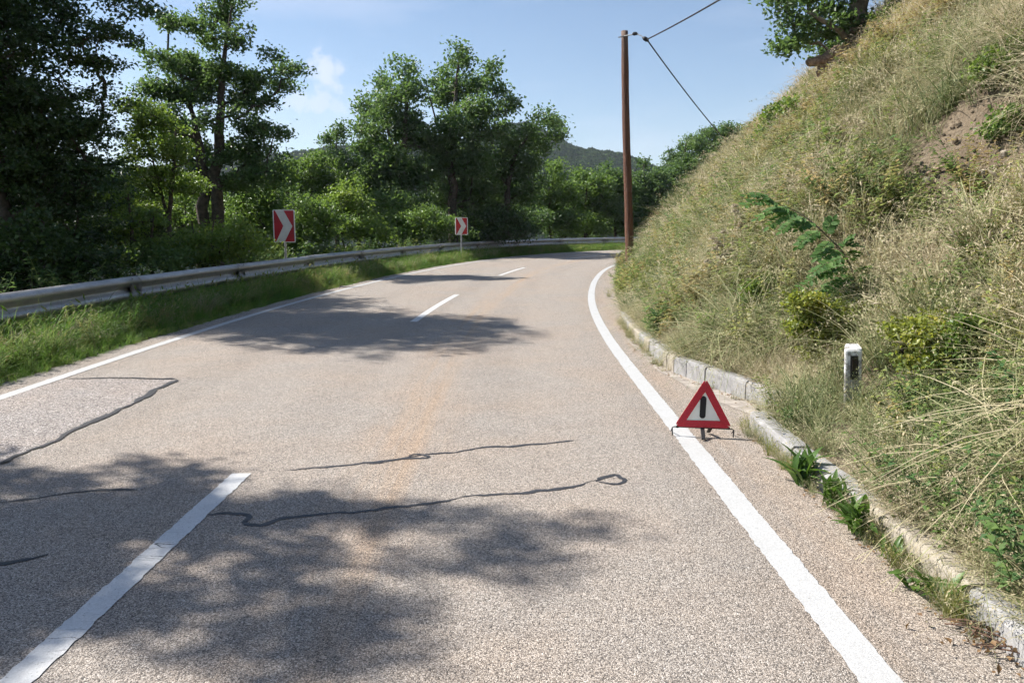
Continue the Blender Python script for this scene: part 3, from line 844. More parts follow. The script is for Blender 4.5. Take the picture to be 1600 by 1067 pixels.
def leaf_arrays(C, N, L, W, rng, up=.9, cl_t=None):
    """N leaves round each cluster centre C -> vertices, triangles, tint"""
    C = np.asarray(C, float)
    n = len(C)
    nrm = rng.normal(0, .75, (n, 3)); nrm[:, 2] += up; nrm /= np.linalg.norm(nrm, axis=1)[:, None]
    d = rng.normal(0, 1, (n, 3)); d[:, 2] -= .35
    d -= nrm * np.sum(d * nrm, axis=1)[:, None]; d /= np.linalg.norm(d, axis=1)[:, None] + 1e-9
    s = np.cross(nrm, d)
    l = L * rng.uniform(.6, 1.25, n)[:, None]; w = W * rng.uniform(.7, 1.2, n)[:, None] / 2
    fold = nrm * w * .45
    V = np.stack([C - d * l * .5, C - d * l * .02 + s * w + fold, C + d * l * .5 - nrm * l * .10, C - d * l * .02 - s * w + fold], 1).reshape(-1, 3)
    b = np.arange(n)[:, None] * 4
    F = np.stack([np.concatenate([b, b + 1, b + 2], 1), np.concatenate([b, b + 2, b + 3], 1)], 1).reshape(-1, 3)
    t = np.clip(rng.normal(.42, .17, n) + (0 if cl_t is None else cl_t), 0, 1)
    return V, F, np.repeat(t, 4)

def tree(name, label, cat, group, base, stems, lobes, leaf=(.10, .062), cr=.22, lpc=40, dens=.6, mats=('leaf_oak', 'bark'), flat=.7, seed=1, r_tip=.0055, shell=.42, up=.9, crown='crown', trunk='trunk'):
    """stems: lists of (point, radius); lobes: (centre, (rx, ry, rz)) in world coordinates"""
    rng = np.random.default_rng(seed)
    dens = dens * 1.45; lpc = lpc * 1.75
    base = np.asarray(base, float)
    root = empty(name, tuple(base)); tag(root, label, cat, group)
    nodes = []; parent = []
    TV = []; TF = []; nv = 0
    for st in stems:
        P = np.array([p for p, r in st], float); Rr = np.array([r for p, r in st], float)
        tt = np.linspace(0, 1, max(8, int(np.linalg.norm(P[-1] - P[0]) / .35)))
        k = np.linspace(0, 1, len(P))
        Q = np.column_stack([np.interp(tt, k, P[:, i]) for i in range(3)])
        for _ in range(2): Q[1:-1] = (Q[:-2] + 2 * Q[1:-1] + Q[2:]) / 4
        rq = np.interp(tt, k, Rr); Q[1:-1, :2] += rng.normal(0, 1, (len(Q) - 2, 2)) * rq[1:-1, None] * .25
        V, F = tube_arrays(Q - base, rq, 9); TV.append(V); TF.append(F + nv); nv += len(V)
        i0 = len(nodes)
        for i, q_ in enumerate(Q): nodes.append(q_); parent.append(-1 if i == 0 else i0 + i - 1)
    n_trunk = len(nodes)
    def grow(target, nseg, jit, lo=0):
        arr = np.array(nodes[lo:]); dd = np.linalg.norm(arr - target, axis=1) + np.maximum(0, arr[:, 2] - target[2]) * 1.2
        i = int(np.argmin(dd)) + lo; p0 = nodes[i].copy(); par = i
        D = np.linalg.norm(target - p0)
        for k in range(1, nseg + 1):
            t = k / nseg
            q = p0 + (target - p0) * t; q = q + rng.normal(0, jit * D, 3) * (1 if k < nseg else 0); q[2] += .10 * D * math.sin(t * math.pi) * .6
            nodes.append(q); parent.append(par); par = len(nodes) - 1
    centres = []; ctint = []
    for c, rr_ in sorted(lobes, key=lambda l: np.linalg.norm(np.asarray(l[0]) - base)):
        c = np.asarray(c, float); rr_ = np.asarray(rr_, float)
        grow(c, 5, .05)
        m = max(5, int(dens * rr_[0] * rr_[1] * rr_[2] / cr ** 3))
        d = rng.normal(0, 1, (m, 3)); d /= np.linalg.norm(d, axis=1)[:, None]
        q = c + d * (rng.uniform(0, 1, m) ** shell)[:, None] * rr_ * rng.uniform(.75, 1.0, m)[:, None] * np.where(rng.uniform(0, 1, m) < .22, rng.uniform(1.1, 1.6, m), 1.0)[:, None]
        centres.append(q); ctint.append(rng.normal(0, .12) + rng.normal(0, .11, m))
    centres = np.concatenate(centres); ctint = np.concatenate(ctint)
    o = np.argsort(np.linalg.norm(centres - base, axis=1)); centres = centres[o]; ctint = ctint[o]
    for c in centres: grow(c, 2, .07)
    nodes_a = np.array(nodes); par = np.array(parent)
    cnt = np.ones(len(nodes)); 
    for i in range(len(nodes) - 1, n_trunk - 1, -1): cnt[par[i]] += cnt[i]
    e = np.arange(n_trunk, len(nodes))
    rb = np.minimum(r_tip * cnt[e] ** .46, .12); ra = np.minimum(np.where(par[e] >= n_trunk, r_tip * cnt[par[e]] ** .46, rb * 1.25), rb * 1.6)
    V, F = tubes_fast(nodes_a[par[e]] - base, nodes_a[e] - base, ra, rb, 4); TV.append(V); TF.append(F + nv)
    obj(trunk, np.concatenate(TV), np.concatenate(TF), M[mats[1]], root, smooth=True)
    nl = np.maximum(4, rng.poisson(lpc, len(centres)))
    C = np.repeat(centres, nl, 0) + rng.normal(0, 1, (nl.sum(), 3)) * cr * np.array([1, 1, flat]) * .72
    V, F, t = leaf_arrays(C - base, None, leaf[0], leaf[1], rng, up, np.repeat(ctint, nl))
    obj(crown, V, F, M[mats[0]], root, tint=t)
    return root

def plobes(Y, L, dy=0., ratio=1.0, seed=0):
    r = random.Random(seed); out = []
    for px, py, rx, ry in L:
        y = Y + r.uniform(-dy, dy); k = y / FPX
        out.append((at(px, py, y), (rx * k, rx * k * ratio, ry * k)))
    return out
def pstem(Y, L): return [(at(px, py, Y), r) for px, py, r in L]
def grounded(x, y, dz=-.15): return np.array((x, y, gz(x, y) + dz))
G_left = 'dark trees at the left edge'; G_oak = 'oaks behind the guardrail'; G_bush = 'bushes behind the guardrail'; G_back = 'trees beyond the end of the bend'

# dark hornbeams at the left, against the light
b = grounded(-9.6, 14.4)
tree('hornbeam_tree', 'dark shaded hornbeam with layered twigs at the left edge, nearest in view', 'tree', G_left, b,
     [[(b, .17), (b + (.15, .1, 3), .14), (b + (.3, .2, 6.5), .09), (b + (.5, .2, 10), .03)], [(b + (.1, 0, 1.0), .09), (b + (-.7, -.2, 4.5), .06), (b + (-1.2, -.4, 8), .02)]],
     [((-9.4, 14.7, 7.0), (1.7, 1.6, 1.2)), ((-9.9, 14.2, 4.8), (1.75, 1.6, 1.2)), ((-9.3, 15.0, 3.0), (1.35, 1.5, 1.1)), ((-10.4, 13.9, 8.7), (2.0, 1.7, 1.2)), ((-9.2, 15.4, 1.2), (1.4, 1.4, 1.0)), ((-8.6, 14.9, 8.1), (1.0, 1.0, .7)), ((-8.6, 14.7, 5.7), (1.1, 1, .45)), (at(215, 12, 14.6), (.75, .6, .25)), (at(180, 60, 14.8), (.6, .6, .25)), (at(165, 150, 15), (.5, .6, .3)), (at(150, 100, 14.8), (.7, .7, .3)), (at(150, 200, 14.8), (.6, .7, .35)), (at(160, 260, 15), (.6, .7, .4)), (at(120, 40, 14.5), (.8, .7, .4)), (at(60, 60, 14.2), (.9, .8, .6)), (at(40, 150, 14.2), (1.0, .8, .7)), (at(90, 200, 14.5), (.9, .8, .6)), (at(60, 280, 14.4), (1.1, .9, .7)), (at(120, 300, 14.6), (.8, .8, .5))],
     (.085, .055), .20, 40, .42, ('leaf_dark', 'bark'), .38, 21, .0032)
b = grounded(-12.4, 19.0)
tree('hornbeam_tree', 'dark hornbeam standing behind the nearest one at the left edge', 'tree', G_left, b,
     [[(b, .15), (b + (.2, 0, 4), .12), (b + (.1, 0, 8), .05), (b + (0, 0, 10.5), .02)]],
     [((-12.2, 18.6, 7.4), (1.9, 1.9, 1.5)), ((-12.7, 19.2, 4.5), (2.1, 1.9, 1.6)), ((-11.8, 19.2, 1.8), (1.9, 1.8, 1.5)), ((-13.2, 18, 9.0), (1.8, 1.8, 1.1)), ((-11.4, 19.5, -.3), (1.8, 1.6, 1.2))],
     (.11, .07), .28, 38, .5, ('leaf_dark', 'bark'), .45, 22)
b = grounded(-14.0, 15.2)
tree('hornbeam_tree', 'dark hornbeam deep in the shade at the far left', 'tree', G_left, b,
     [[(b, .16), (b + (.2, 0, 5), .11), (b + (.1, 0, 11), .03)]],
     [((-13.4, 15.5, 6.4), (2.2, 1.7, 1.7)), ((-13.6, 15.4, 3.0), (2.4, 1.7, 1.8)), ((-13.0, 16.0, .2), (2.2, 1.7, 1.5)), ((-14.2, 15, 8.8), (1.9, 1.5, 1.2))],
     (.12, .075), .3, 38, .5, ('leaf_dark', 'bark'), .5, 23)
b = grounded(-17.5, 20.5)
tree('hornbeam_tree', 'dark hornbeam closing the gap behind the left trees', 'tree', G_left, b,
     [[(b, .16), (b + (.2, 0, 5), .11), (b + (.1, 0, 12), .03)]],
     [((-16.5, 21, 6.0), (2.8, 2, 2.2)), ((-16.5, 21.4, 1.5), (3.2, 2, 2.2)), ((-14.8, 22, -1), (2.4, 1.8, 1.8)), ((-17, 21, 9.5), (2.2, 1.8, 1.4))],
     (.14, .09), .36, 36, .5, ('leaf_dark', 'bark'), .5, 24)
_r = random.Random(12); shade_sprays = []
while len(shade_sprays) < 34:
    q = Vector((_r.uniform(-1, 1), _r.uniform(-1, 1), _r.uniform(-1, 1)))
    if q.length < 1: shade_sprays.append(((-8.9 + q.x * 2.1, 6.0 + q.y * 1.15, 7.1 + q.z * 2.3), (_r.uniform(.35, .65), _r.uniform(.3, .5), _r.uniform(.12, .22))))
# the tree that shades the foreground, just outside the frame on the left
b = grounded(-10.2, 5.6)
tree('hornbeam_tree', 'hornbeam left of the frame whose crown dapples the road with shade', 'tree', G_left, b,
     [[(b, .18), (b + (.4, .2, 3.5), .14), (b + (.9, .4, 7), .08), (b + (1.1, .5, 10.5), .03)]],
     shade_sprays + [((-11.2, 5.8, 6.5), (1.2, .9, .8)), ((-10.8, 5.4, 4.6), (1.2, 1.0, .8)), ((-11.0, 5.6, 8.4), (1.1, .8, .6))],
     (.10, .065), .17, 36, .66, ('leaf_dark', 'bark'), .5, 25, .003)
# young light-green trees and shrubs under the oak
b = grounded(*at(262, 400, 20.5)[:2])
tree('young_tree', 'slender yellow-green young tree between the dark hornbeams and the double-trunked oak', 'tree', None, b,
     [[(b, .07)] + pstem(20.5, [(262, 330, .06), (272, 270, .045), (275, 200, .02)]), pstem(20.5, [(262, 335, .045), (245, 280, .03), (232, 220, .012)])],
     plobes(20.5, [(215, 165, 30, 16), (245, 185, 45, 22), (230, 225, 48, 26), (275, 235, 40, 26), (212, 205, 26, 22), (245, 280, 55, 28), (290, 290, 40, 25), (200, 260, 22, 28), (228, 330, 40, 22)], .8, 1, 4), (.085, .06), .19, 36, .55, ('leaf_light', 'bark'), .4, 31)
b = grounded(*at(205, 400, 17.0)[:2])
tree('leafy_shrub', 'yellowish green shrub at the foot of the dark left trees', 'shrub', G_bush, b,
     [[(b, .04)] + pstem(17, [(205, 340, .03), (200, 300, .015)])],
     plobes(17.0, [(195, 310, 32, 18), (210, 340, 42, 22), (180, 365, 40, 25), (225, 385, 45, 22)], .5, 1, 5), (.085, .06), .17, 34, .55, ('leaf_light', 'bark'), .4, 32)
for k, (px, Y, L, m, lab) in enumerate((
    (330, 18.6, [(285, 385, 42, 24), (330, 372, 44, 24), (375, 370, 42, 24), (310, 400, 50, 18), (405, 385, 34, 20)], 'leaf_light', 'bright green bush just behind the guardrail left of the nearer chevron sign'),
    (235, 17.2, [(235, 395, 45, 22), (270, 408, 40, 16), (200, 405, 45, 22), (170, 425, 40, 16)], 'leaf_mid', 'low green bush behind the guardrail below the slender young tree'),
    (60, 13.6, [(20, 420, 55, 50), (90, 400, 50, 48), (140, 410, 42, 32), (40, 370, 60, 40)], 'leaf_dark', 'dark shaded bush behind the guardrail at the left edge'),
    (390, 28, [(380, 310, 40, 26), (405, 290, 46, 30), (390, 345, 50, 22), (430, 330, 36, 28), (290, 345, 50, 20), (285, 310, 40, 20)], 'leaf_mid', 'green bush around the foot of the double-trunked oak'),
    (470, 27, [(470, 350, 42, 26), (500, 365, 38, 20), (450, 380, 42, 18), (520, 345, 30, 24), (485, 320, 30, 20)], 'leaf_mid', 'green bush right of the nearer chevron sign'),
    (560, 31, [(545, 315, 36, 26), (520, 335, 36, 26), (560, 350, 40, 24), (530, 300, 28, 18), (590, 362, 36, 18)], 'leaf_light', 'yellow-green bush left of the tall oak group'),
    (650, 36, [(620, 350, 40, 24), (660, 345, 40, 26), (695, 352, 36, 24), (640, 370, 50, 12)], 'leaf_mid', 'green bush behind the guardrail left of the distant chevron sign'),
    (770, 40, [(745, 350, 36, 22), (785, 345, 36, 26), (760, 368, 50, 12), (815, 360, 30, 16)], 'leaf_dark', 'dark bush right of the distant chevron sign'),
    (440, 37, [(440, 280, 34, 30), (470, 265, 36, 24), (500, 262, 34, 26), (455, 310, 44, 26), (505, 290, 36, 26), (540, 285, 30, 24)], 'leaf_mid', 'taller green shrub between the double-trunked oak and the oak group'))):
    b = grounded(*at(px, 380, Y)[:2])
    tree('leafy_shrub', lab, 'shrub', G_bush, b, [[(b, .05)] + pstem(Y, [(px, 385, .04), (px + 5, 340, .015)]), [(b, .04)] + pstem(Y, [(px - 25, 380, .03), (px - 30, 345, .012)])],
         plobes(Y, L + ([(px - 30, 400, 40, 16), (px + 25, 396, 40, 16)] if Y < 32 else []), .6, 1, 40 + k), (.075 + .0014 * Y, .05 + .001 * Y), .13 + .0042 * Y, 34, .62, (m, 'bark'), .55, 50 + k)
for k, (px, Y, L, m, lab) in enumerate((
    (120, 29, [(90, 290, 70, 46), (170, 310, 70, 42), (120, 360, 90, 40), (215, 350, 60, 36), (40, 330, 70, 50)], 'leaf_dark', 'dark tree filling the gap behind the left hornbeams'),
    (320, 33, [(270, 320, 60, 36), (340, 335, 60, 34), (400, 325, 44, 30), (240, 355, 60, 30), (320, 365, 80, 26), (420, 355, 50, 28)], 'leaf_mid', 'green tree mass behind the double-trunked oak'),
    (560, 46, [(500, 320, 44, 28), (560, 330, 44, 28), (620, 330, 44, 30), (540, 355, 60, 20), (460, 345, 44, 26), (600, 300, 36, 30)], 'leaf_oak', 'dark green tree behind the left part of the oak group'),
    (740, 50, [(690, 330, 44, 30), (750, 330, 44, 30), (800, 330, 40, 28), (720, 355, 60, 20), (790, 355, 50, 20), (840, 345, 30, 22)], 'leaf_oak', 'dark green tree behind the right part of the oak group'),
    (900, 68, [(850, 330, 36, 26), (900, 325, 36, 28), (950, 325, 36, 28), (1000, 330, 36, 30), (900, 358, 60, 16), (980, 355, 50, 16)], 'leaf_oak', 'dark green tree far behind the utility pole'))):
    b = grounded(*at(px, 380, Y)[:2])
    tree('infill_tree', lab, 'tree', G_back, b, [[(b, .12)] + pstem(Y, [(px, 370, .09), (px + 5, 310, .02)])],
         plobes(Y, L, 1.2, 1, 140 + k), (.09 + .002 * Y, .06 + .0014 * Y), .15 + .0045 * Y, 34, .62, (m, 'bark'), .6, 150 + k)
# the oak with the double trunk
b = grounded(*at(328, 400, 25.0)[:2])
tree('oak_tree', 'tall open oak with a dark double trunk behind the guardrail', 'tree', G_oak, b,
     [[(b + (-.25, 0, 0), .20)] + pstem(25, [(318, 360, .19), (317, 260, .17), (309, 215, .11), (298, 165, .06), (280, 110, .02)]),
      [(b + (.22, 0, 0), .20)] + pstem(25, [(339, 360, .20), (336, 270, .18), (343, 215, .15), (345, 150, .11), (350, 90, .07), (362, 10, .02)])],
     plobes(25, [(362, -6, 34, 16), (345, 22, 30, 18), (362, 55, 26, 20), (300, 36, 40, 11), (262, 34, 22, 9), (330, 62, 22, 10), (262, 96, 36, 18), (300, 110, 40, 20), (345, 112, 34, 20), (420, 92, 22, 15), (455, 112, 18, 16), (440, 135, 28, 14), (395, 130, 36, 20), (250, 140, 34, 18), (300, 150, 42, 18), (372, 158, 30, 14), (250, 180, 40, 16), (420, 160, 20, 8),
                 (398, 205, 34, 18), (428, 205, 18, 10), (385, 235, 36, 20), (415, 250, 32, 18), (290, 200, 34, 22), (355, 250, 22, 12), (430, 270, 18, 14), (360, 285, 40, 14), (300, 240, 34, 18), (268, 210, 30, 18), (330, 190, 24, 14), (380, 180, 26, 12), (300, 275, 30, 14), (395, 275, 34, 16), (320, 130, 36, 16)], 1.3, 1, 6),
     (.13, .085), .23, 38, .72, ('leaf_oak', 'bark'), .7, 61)
# the group of oaks in the middle
for k, (Y, stem, L, lab) in enumerate((
    (40, [(628, 380, .24), (630, 280, .2), (632, 200, .14), (640, 115, .03)], [(598, 128, 16, 14), (636, 108, 24, 12), (612, 150, 30, 20), (652, 140, 30, 22), (578, 168, 24, 20), (566, 195, 18, 14), (625, 190, 44, 26), (588, 222, 36, 26), (655, 215, 36, 26), (600, 265, 44, 30), (650, 275, 40, 30), (560, 235, 20, 16), (620, 315, 44, 28), (575, 290, 30, 24)], 'left oak of the tall middle group, broad and dense'),
    (41.5, [(708, 380, .26), (706, 270, .22), (710, 180, .14), (718, 85, .03)], [(716, 80, 13, 13), (722, 104, 22, 14), (765, 112, 18, 14), (698, 118, 22, 14), (740, 132, 34, 18), (705, 150, 36, 22), (780, 148, 20, 16), (755, 170, 36, 20), (800, 164, 14, 7), (715, 200, 44, 26), (770, 200, 30, 18), (695, 250, 40, 30), (740, 250, 42, 28), (710, 305, 46, 28), (755, 300, 34, 24)], 'middle oak of the group, its tip the highest of the three'),
    (43, [(790, 380, .2), (792, 300, .16), (805, 240, .1), (835, 200, .03)], [(856, 184, 16, 12), (836, 200, 20, 13), (872, 194, 8, 7), (812, 208, 24, 14), (866, 212, 14, 12), (795, 228, 30, 20), (840, 228, 26, 14), (775, 262, 38, 26), (822, 262, 30, 22), (800, 300, 40, 24), (760, 320, 34, 22), (830, 300, 22, 18)], 'right oak of the group, lower and reaching out to the right'))):
    b = grounded(*at(stem[0][0], 380, Y)[:2])
    tree('oak_tree', lab, 'tree', G_oak, b, [[(b, stem[0][2] * 1.15)] + pstem(Y, stem), [(at(stem[1][0], stem[1][1], Y), .1)] + pstem(Y, [(stem[1][0] - 22, stem[1][1] - 70, .06), (stem[1][0] - 38, stem[1][1] - 130, .02)])],
         plobes(Y, L, 2.0, 1.15, 70 + k), (.20, .13), .36, 40, .62, ('leaf_oak', 'bark'), .8, 80 + k)
b = grounded(*at(525, 380, 38)[:2])
tree('oak_tree', 'small thin oak showing above the shrubs left of the oak group', 'tree', G_oak, b, [[(b, .12)] + pstem(38, [(525, 330, .09), (522, 260, .06), (528, 205, .015)])],
     plobes(38, [(531, 203, 7, 10), (508, 216, 12, 8), (524, 222, 14, 10), (528, 245, 26, 14), (505, 250, 22, 12), (545, 262, 24, 14)], .8, 1, 7), (.15, .1), .26, 34, .6, ('leaf_oak', 'bark'), .7, 90)
# lighter trees and dark trees beyond the bend
for k, (Y, stem, L, m, lab) in enumerate((
    (54, [(862, 380, .12), (858, 320, .09), (868, 270, .02)], [(870, 268, 22, 16), (858, 300, 30, 20), (880, 300, 28, 22), (845, 335, 30, 22), (880, 345, 34, 20)], 'leaf_mid', 'light green tree with a thin dark trunk right of the oak group'),
    (57, [(915, 380, .12), (915, 320, .09), (918, 275, .02)], [(912, 280, 24, 16), (935, 285, 24, 18), (905, 310, 32, 22), (935, 320, 30, 24), (915, 350, 36, 18)], 'leaf_mid', 'rounded green tree beyond the guardrail left of the utility pole'),
    (59, [(962, 380, .12), (962, 320, .09), (960, 275, .02)], [(955, 275, 22, 18), (970, 300, 26, 22), (950, 325, 28, 22), (975, 345, 30, 20)], 'leaf_oak', 'dark green tree directly behind the utility pole'),
    (60, [(1012, 380, .14), (1010, 310, .1), (1005, 255, .02)], [(1008, 258, 14, 10), (1000, 285, 22, 16), (1025, 285, 26, 20), (1012, 320, 34, 24), (1040, 335, 34, 24), (1000, 350, 30, 18)], 'leaf_oak', 'dark green tree just right of the utility pole'),
    (63, [(1065, 380, .16), (1065, 300, .12), (1072, 220, .02)], [(1060, 245, 22, 14), (1085, 225, 20, 16), (1075, 262, 36, 22), (1050, 280, 28, 20), (1085, 300, 38, 26), (1055, 325, 34, 24)], 'leaf_oak', 'dark green tree showing over the lower slope right of the pole'),
    (66, [(1125, 380, .16), (1125, 280, .12), (1128, 210, .02)], [(1108, 212, 18, 13), (1140, 205, 20, 12), (1125, 235, 34, 22), (1155, 225, 24, 16), (1110, 265, 38, 24), (1150, 262, 34, 22)], 'leaf_oak', 'dark green tree on the skyline where the cable drops out of sight'),
    (68, [(1185, 380, .16), (1182, 280, .12), (1180, 215, .02)], [(1175, 203, 20, 11), (1195, 205, 20, 12), (1185, 235, 34, 22)], 'leaf_oak', 'dark tree top just showing above the grassy slope'))):
    b = grounded(*at(stem[0][0], 380, Y)[:2])
    tree('bend_tree', lab, 'tree', G_back, b, [[(b, stem[0][2] * 1.2)] + pstem(Y, stem)], plobes(Y, L, 1.2, 1.1, 100 + k), (.20, .135), .36, 36, .8, (m, 'bark'), .75, 110 + k)
# the tree at the top of the bank, its roots washed bare
TY = 21.0
b = at(1338, 62, TY)
tb = grounded(b[0], b[1], -.3)
bt = tree('bank_tree', 'dark leafed tree overhanging the top of the bank with washed-out roots', 'tree', None, tb,
     [[(tb, .34), (at(1340, 40, TY), .25), (at(1346, 0, TY), .22), (at(1348, -70, TY), .2), (at(1340, -180, TY), .1), (at(1335, -280, TY), .03)],
      [(at(1325, 62, TY - .2), .10), (at(1300, 40, TY - .4), .07), (at(1262, 20, TY - .6), .03)]],
     plobes(TY, [(1215, 4, 24, 14), (1255, 2, 34, 18), (1240, 30, 26, 14), (1272, 36, 30, 18), (1226, 70, 14, 11), (1248, 62, 20, 12), (1290, 58, 28, 18), (1310, 20, 30, 22), (1325, 48, 34, 18), (1352, 40, 30, 14), (1300, 80, 22, 12), (1290, -40, 60, 30), (1370, -60, 70, 40), (1330, -130, 110, 60), (1400, -150, 90, 60), (1340, -230, 90, 50)], .7, 1, 8),
     (.135, .085), .22, 36, .62, ('leaf_oak', 'bark_grey'), .7, 130)
def root_tube(pts, r0, r1, name='root'):
    P = np.array([at(*p) for p in pts]); P = np.column_stack([np.interp(np.linspace(0, 1, 14), np.linspace(0, 1, len(P)), P[:, i]) for i in range(3)])
    rg = np.random.default_rng(len(pts) * 7 + int(pts[0][0])); P[1:-1] += rg.normal(0, .02, (12, 3))
    V, F = tube_arrays(P - tb, np.linspace(r0, r1, 14), 8)
    obj(name, V, [tuple(f) for f in F] + [tuple(range(7, -1, -1)), tuple(range(len(V) - 8, len(V)))], M['root'], bt, smooth=True)
root_tube([(1335, 70, 21.0), (1315, 80, 20.7), (1290, 92, 20.5), (1275, 96, 20.4), (1262, 99, 20.4)], .22, .09)
root_tube([(1320, 75, 20.9), (1305, 95, 20.6), (1300, 112, 20.4), (1302, 128, 20.2)], .24, .07)
root_tube([(1330, 80, 20.9), (1322, 100, 20.6), (1312, 118, 20.3)], .2, .06)
root_tube([(1295, 90, 20.6), (1285, 105, 20.5), (1279, 118, 20.4)], .17, .05)
root_tube([(1310, 92, 20.5), (1330, 88, 20.3), (1345, 84, 20.1), (1360, 80, 19.9), (1385, 72, 19.7)], .10, .03)
root_tube([(1345, 85, 19.7), (1355, 82, 19.5), (1366, 80, 19.4), (1372, 74, 19.3), (1388, 73, 19.2)], .05, .02)
# ------------------------------------------------------------------ scattered grasses
def blades(n, L, w, spread, lean, droop, seg, rng, panicle=0, heads=0, hs=1.0):
    V = []; F = []; T = []; nv = 0
    for i in range(n):
        a = rng.uniform(0, 2 * math.pi); rr_ = spread * math.sqrt(rng.uniform()); b0 = rng.uniform(0, 2 * math.pi)
        base = np.array((rr_ * math.cos(b0), rr_ * math.sin(b0), -.02))
        l = rng.uniform(*L); le = lean * rng.uniform(.2, 1.4); dr = droop * rng.uniform(.4, 1.3)
        t = np.linspace(0, 1, seg + 1)
        d = np.array((math.cos(a), math.sin(a), 0)); s = np.array((-d[1], d[0], 0)) ; 
        tw = rng.uniform(-.8, .8); s = s * math.cos(tw) + np.array((0, 0, 1)) * math.sin(tw) * .4
        hor = l * (le * t + dr * t ** 2.2); ver = l * (t * (1 - .25 * le) - dr * .75 * t ** 2.6)
        C = base + d * hor[:, None] + np.array((0, 0, 1)) * ver[:, None]
        ww = w * rng.uniform(.7, 1.3) * np.clip((1 - t) ** .6, .08, 1) * .5
        V.append(np.concatenate([C + s * ww[:, None], C - s * ww[:, None]]))
        k = np.arange(seg); F.append(np.column_stack([k, k + 1, k + seg + 2, k + seg + 1]) + nv); nv += 2 * (seg + 1)
        tt = rng.uniform(.0, 1); T.append(np.full(2 * (seg + 1), tt))
        if i < panicle:                       # loose seed head
            m = 16; f = rng.uniform(.62, 1.0, m); idx = np.array([np.interp(f, t, C[:, j]) for j in range(3)]).T
            idx = idx + rng.normal(0, .022, (m, 3)) * (1.25 - f)[:, None] * 2
            dd = rng.normal(0, 1, (m, 3)); dd /= np.linalg.norm(dd, axis=1)[:, None]; ss = np.cross(dd, (0.3, .2, 1)); ss /= np.linalg.norm(ss, axis=1)[:, None]
            q = np.stack([idx - dd * .011 * hs, idx + ss * .0035 * hs, idx + dd * .011 * hs, idx - ss * .0035 * hs], 1).reshape(-1, 3)
            V.append(q); F.append(np.arange(m * 4).reshape(m, 4) + nv); nv += m * 4; T.append(np.full(m * 4, rng.uniform(0, .25)))
        elif i < panicle + heads:             # dense foxtail head
            f = np.linspace(.84, 1.0, 6); idx = np.array([np.interp(f, t, C[:, j]) for j in range(3)]).T
            q, fq = tube_arrays(idx, np.array([.002, .0065, .008, .0075, .005, .001]) * hs, 5)
            V.append(q); F.append(fq + nv); nv += len(q); T.append(np.full(len(q), .02))
    return np.concatenate(V), np.concatenate(F), np.concatenate(T)
def herb(n_st, H, leafL, leafW, rng, per=14):
    V = []; F = []; T = []; nv = 0
    for i in range(n_st):
        a = rng.uniform(0, 6.28); d = np.array((math.cos(a), math.sin(a), 0)); h = rng.uniform(*H); t = np.linspace(0, 1, 5)
        C = d * (h * .35 * t ** 1.5)[:, None] + np.array((0, 0, 1)) * (h * t)[:, None] + rng.normal(0, .03, 3) * [1, 1, 0]
        q, f = tube_arrays(C, np.linspace(.003, .0012, 5), 3); V.append(q); F.append(f + nv); nv += len(q); T.append(np.full(len(q), .3))
        k = rng.uniform(.12, 1, per); P = np.array([np.interp(k, t, C[:, j]) for j in range(3)]).T
        az = rng.uniform(0, 6.28, per); o = np.column_stack([np.cos(az), np.sin(az), rng.uniform(-.3, .5, per)])
        l = leafL * rng.uniform(.6, 1.2, per)[:, None] * (1.15 - .5 * k)[:, None]; s = np.cross(o, (0, 0, 1)); s /= np.linalg.norm(s, axis=1)[:, None]
        w = l * leafW / leafL * .5
        q = np.stack([P, P + o * l * .45 + s * w + [0, 0, .004], P + o * l - [0, 0, .006], P + o * l * .45 - s * w + [0, 0, .004]], 1).reshape(-1, 3)
        V.append(q); F.append(np.arange(per * 4).reshape(per, 4) + nv); nv += per * 4; T.append(np.repeat(rng.uniform(.2, .9, per), 4))
    return np.concatenate(V), np.concatenate(F), np.concatenate(T)

M['grass'] = grass_mat('wild_grass', [(0, (.52, .44, .30)), (.28, (.44, .39, .23)), (.52, (.29, .30, .14)), (.75, (.15, .19, .07)), (1, (.08, .13, .04))])
M['lush'] = grass_mat('lush_grass', [(0, (.42, .38, .17)), (.25, (.25, .35, .07)), (.6, (.15, .29, .045)), (1, (.085, .19, .03))], .42)
M['herb'] = grass_mat('wild_herbs', [(0, (.40, .30, .13)), (.3, (.29, .32, .09)), (.65, (.15, .23, .06)), (1, (.06, .13, .04))], .4)

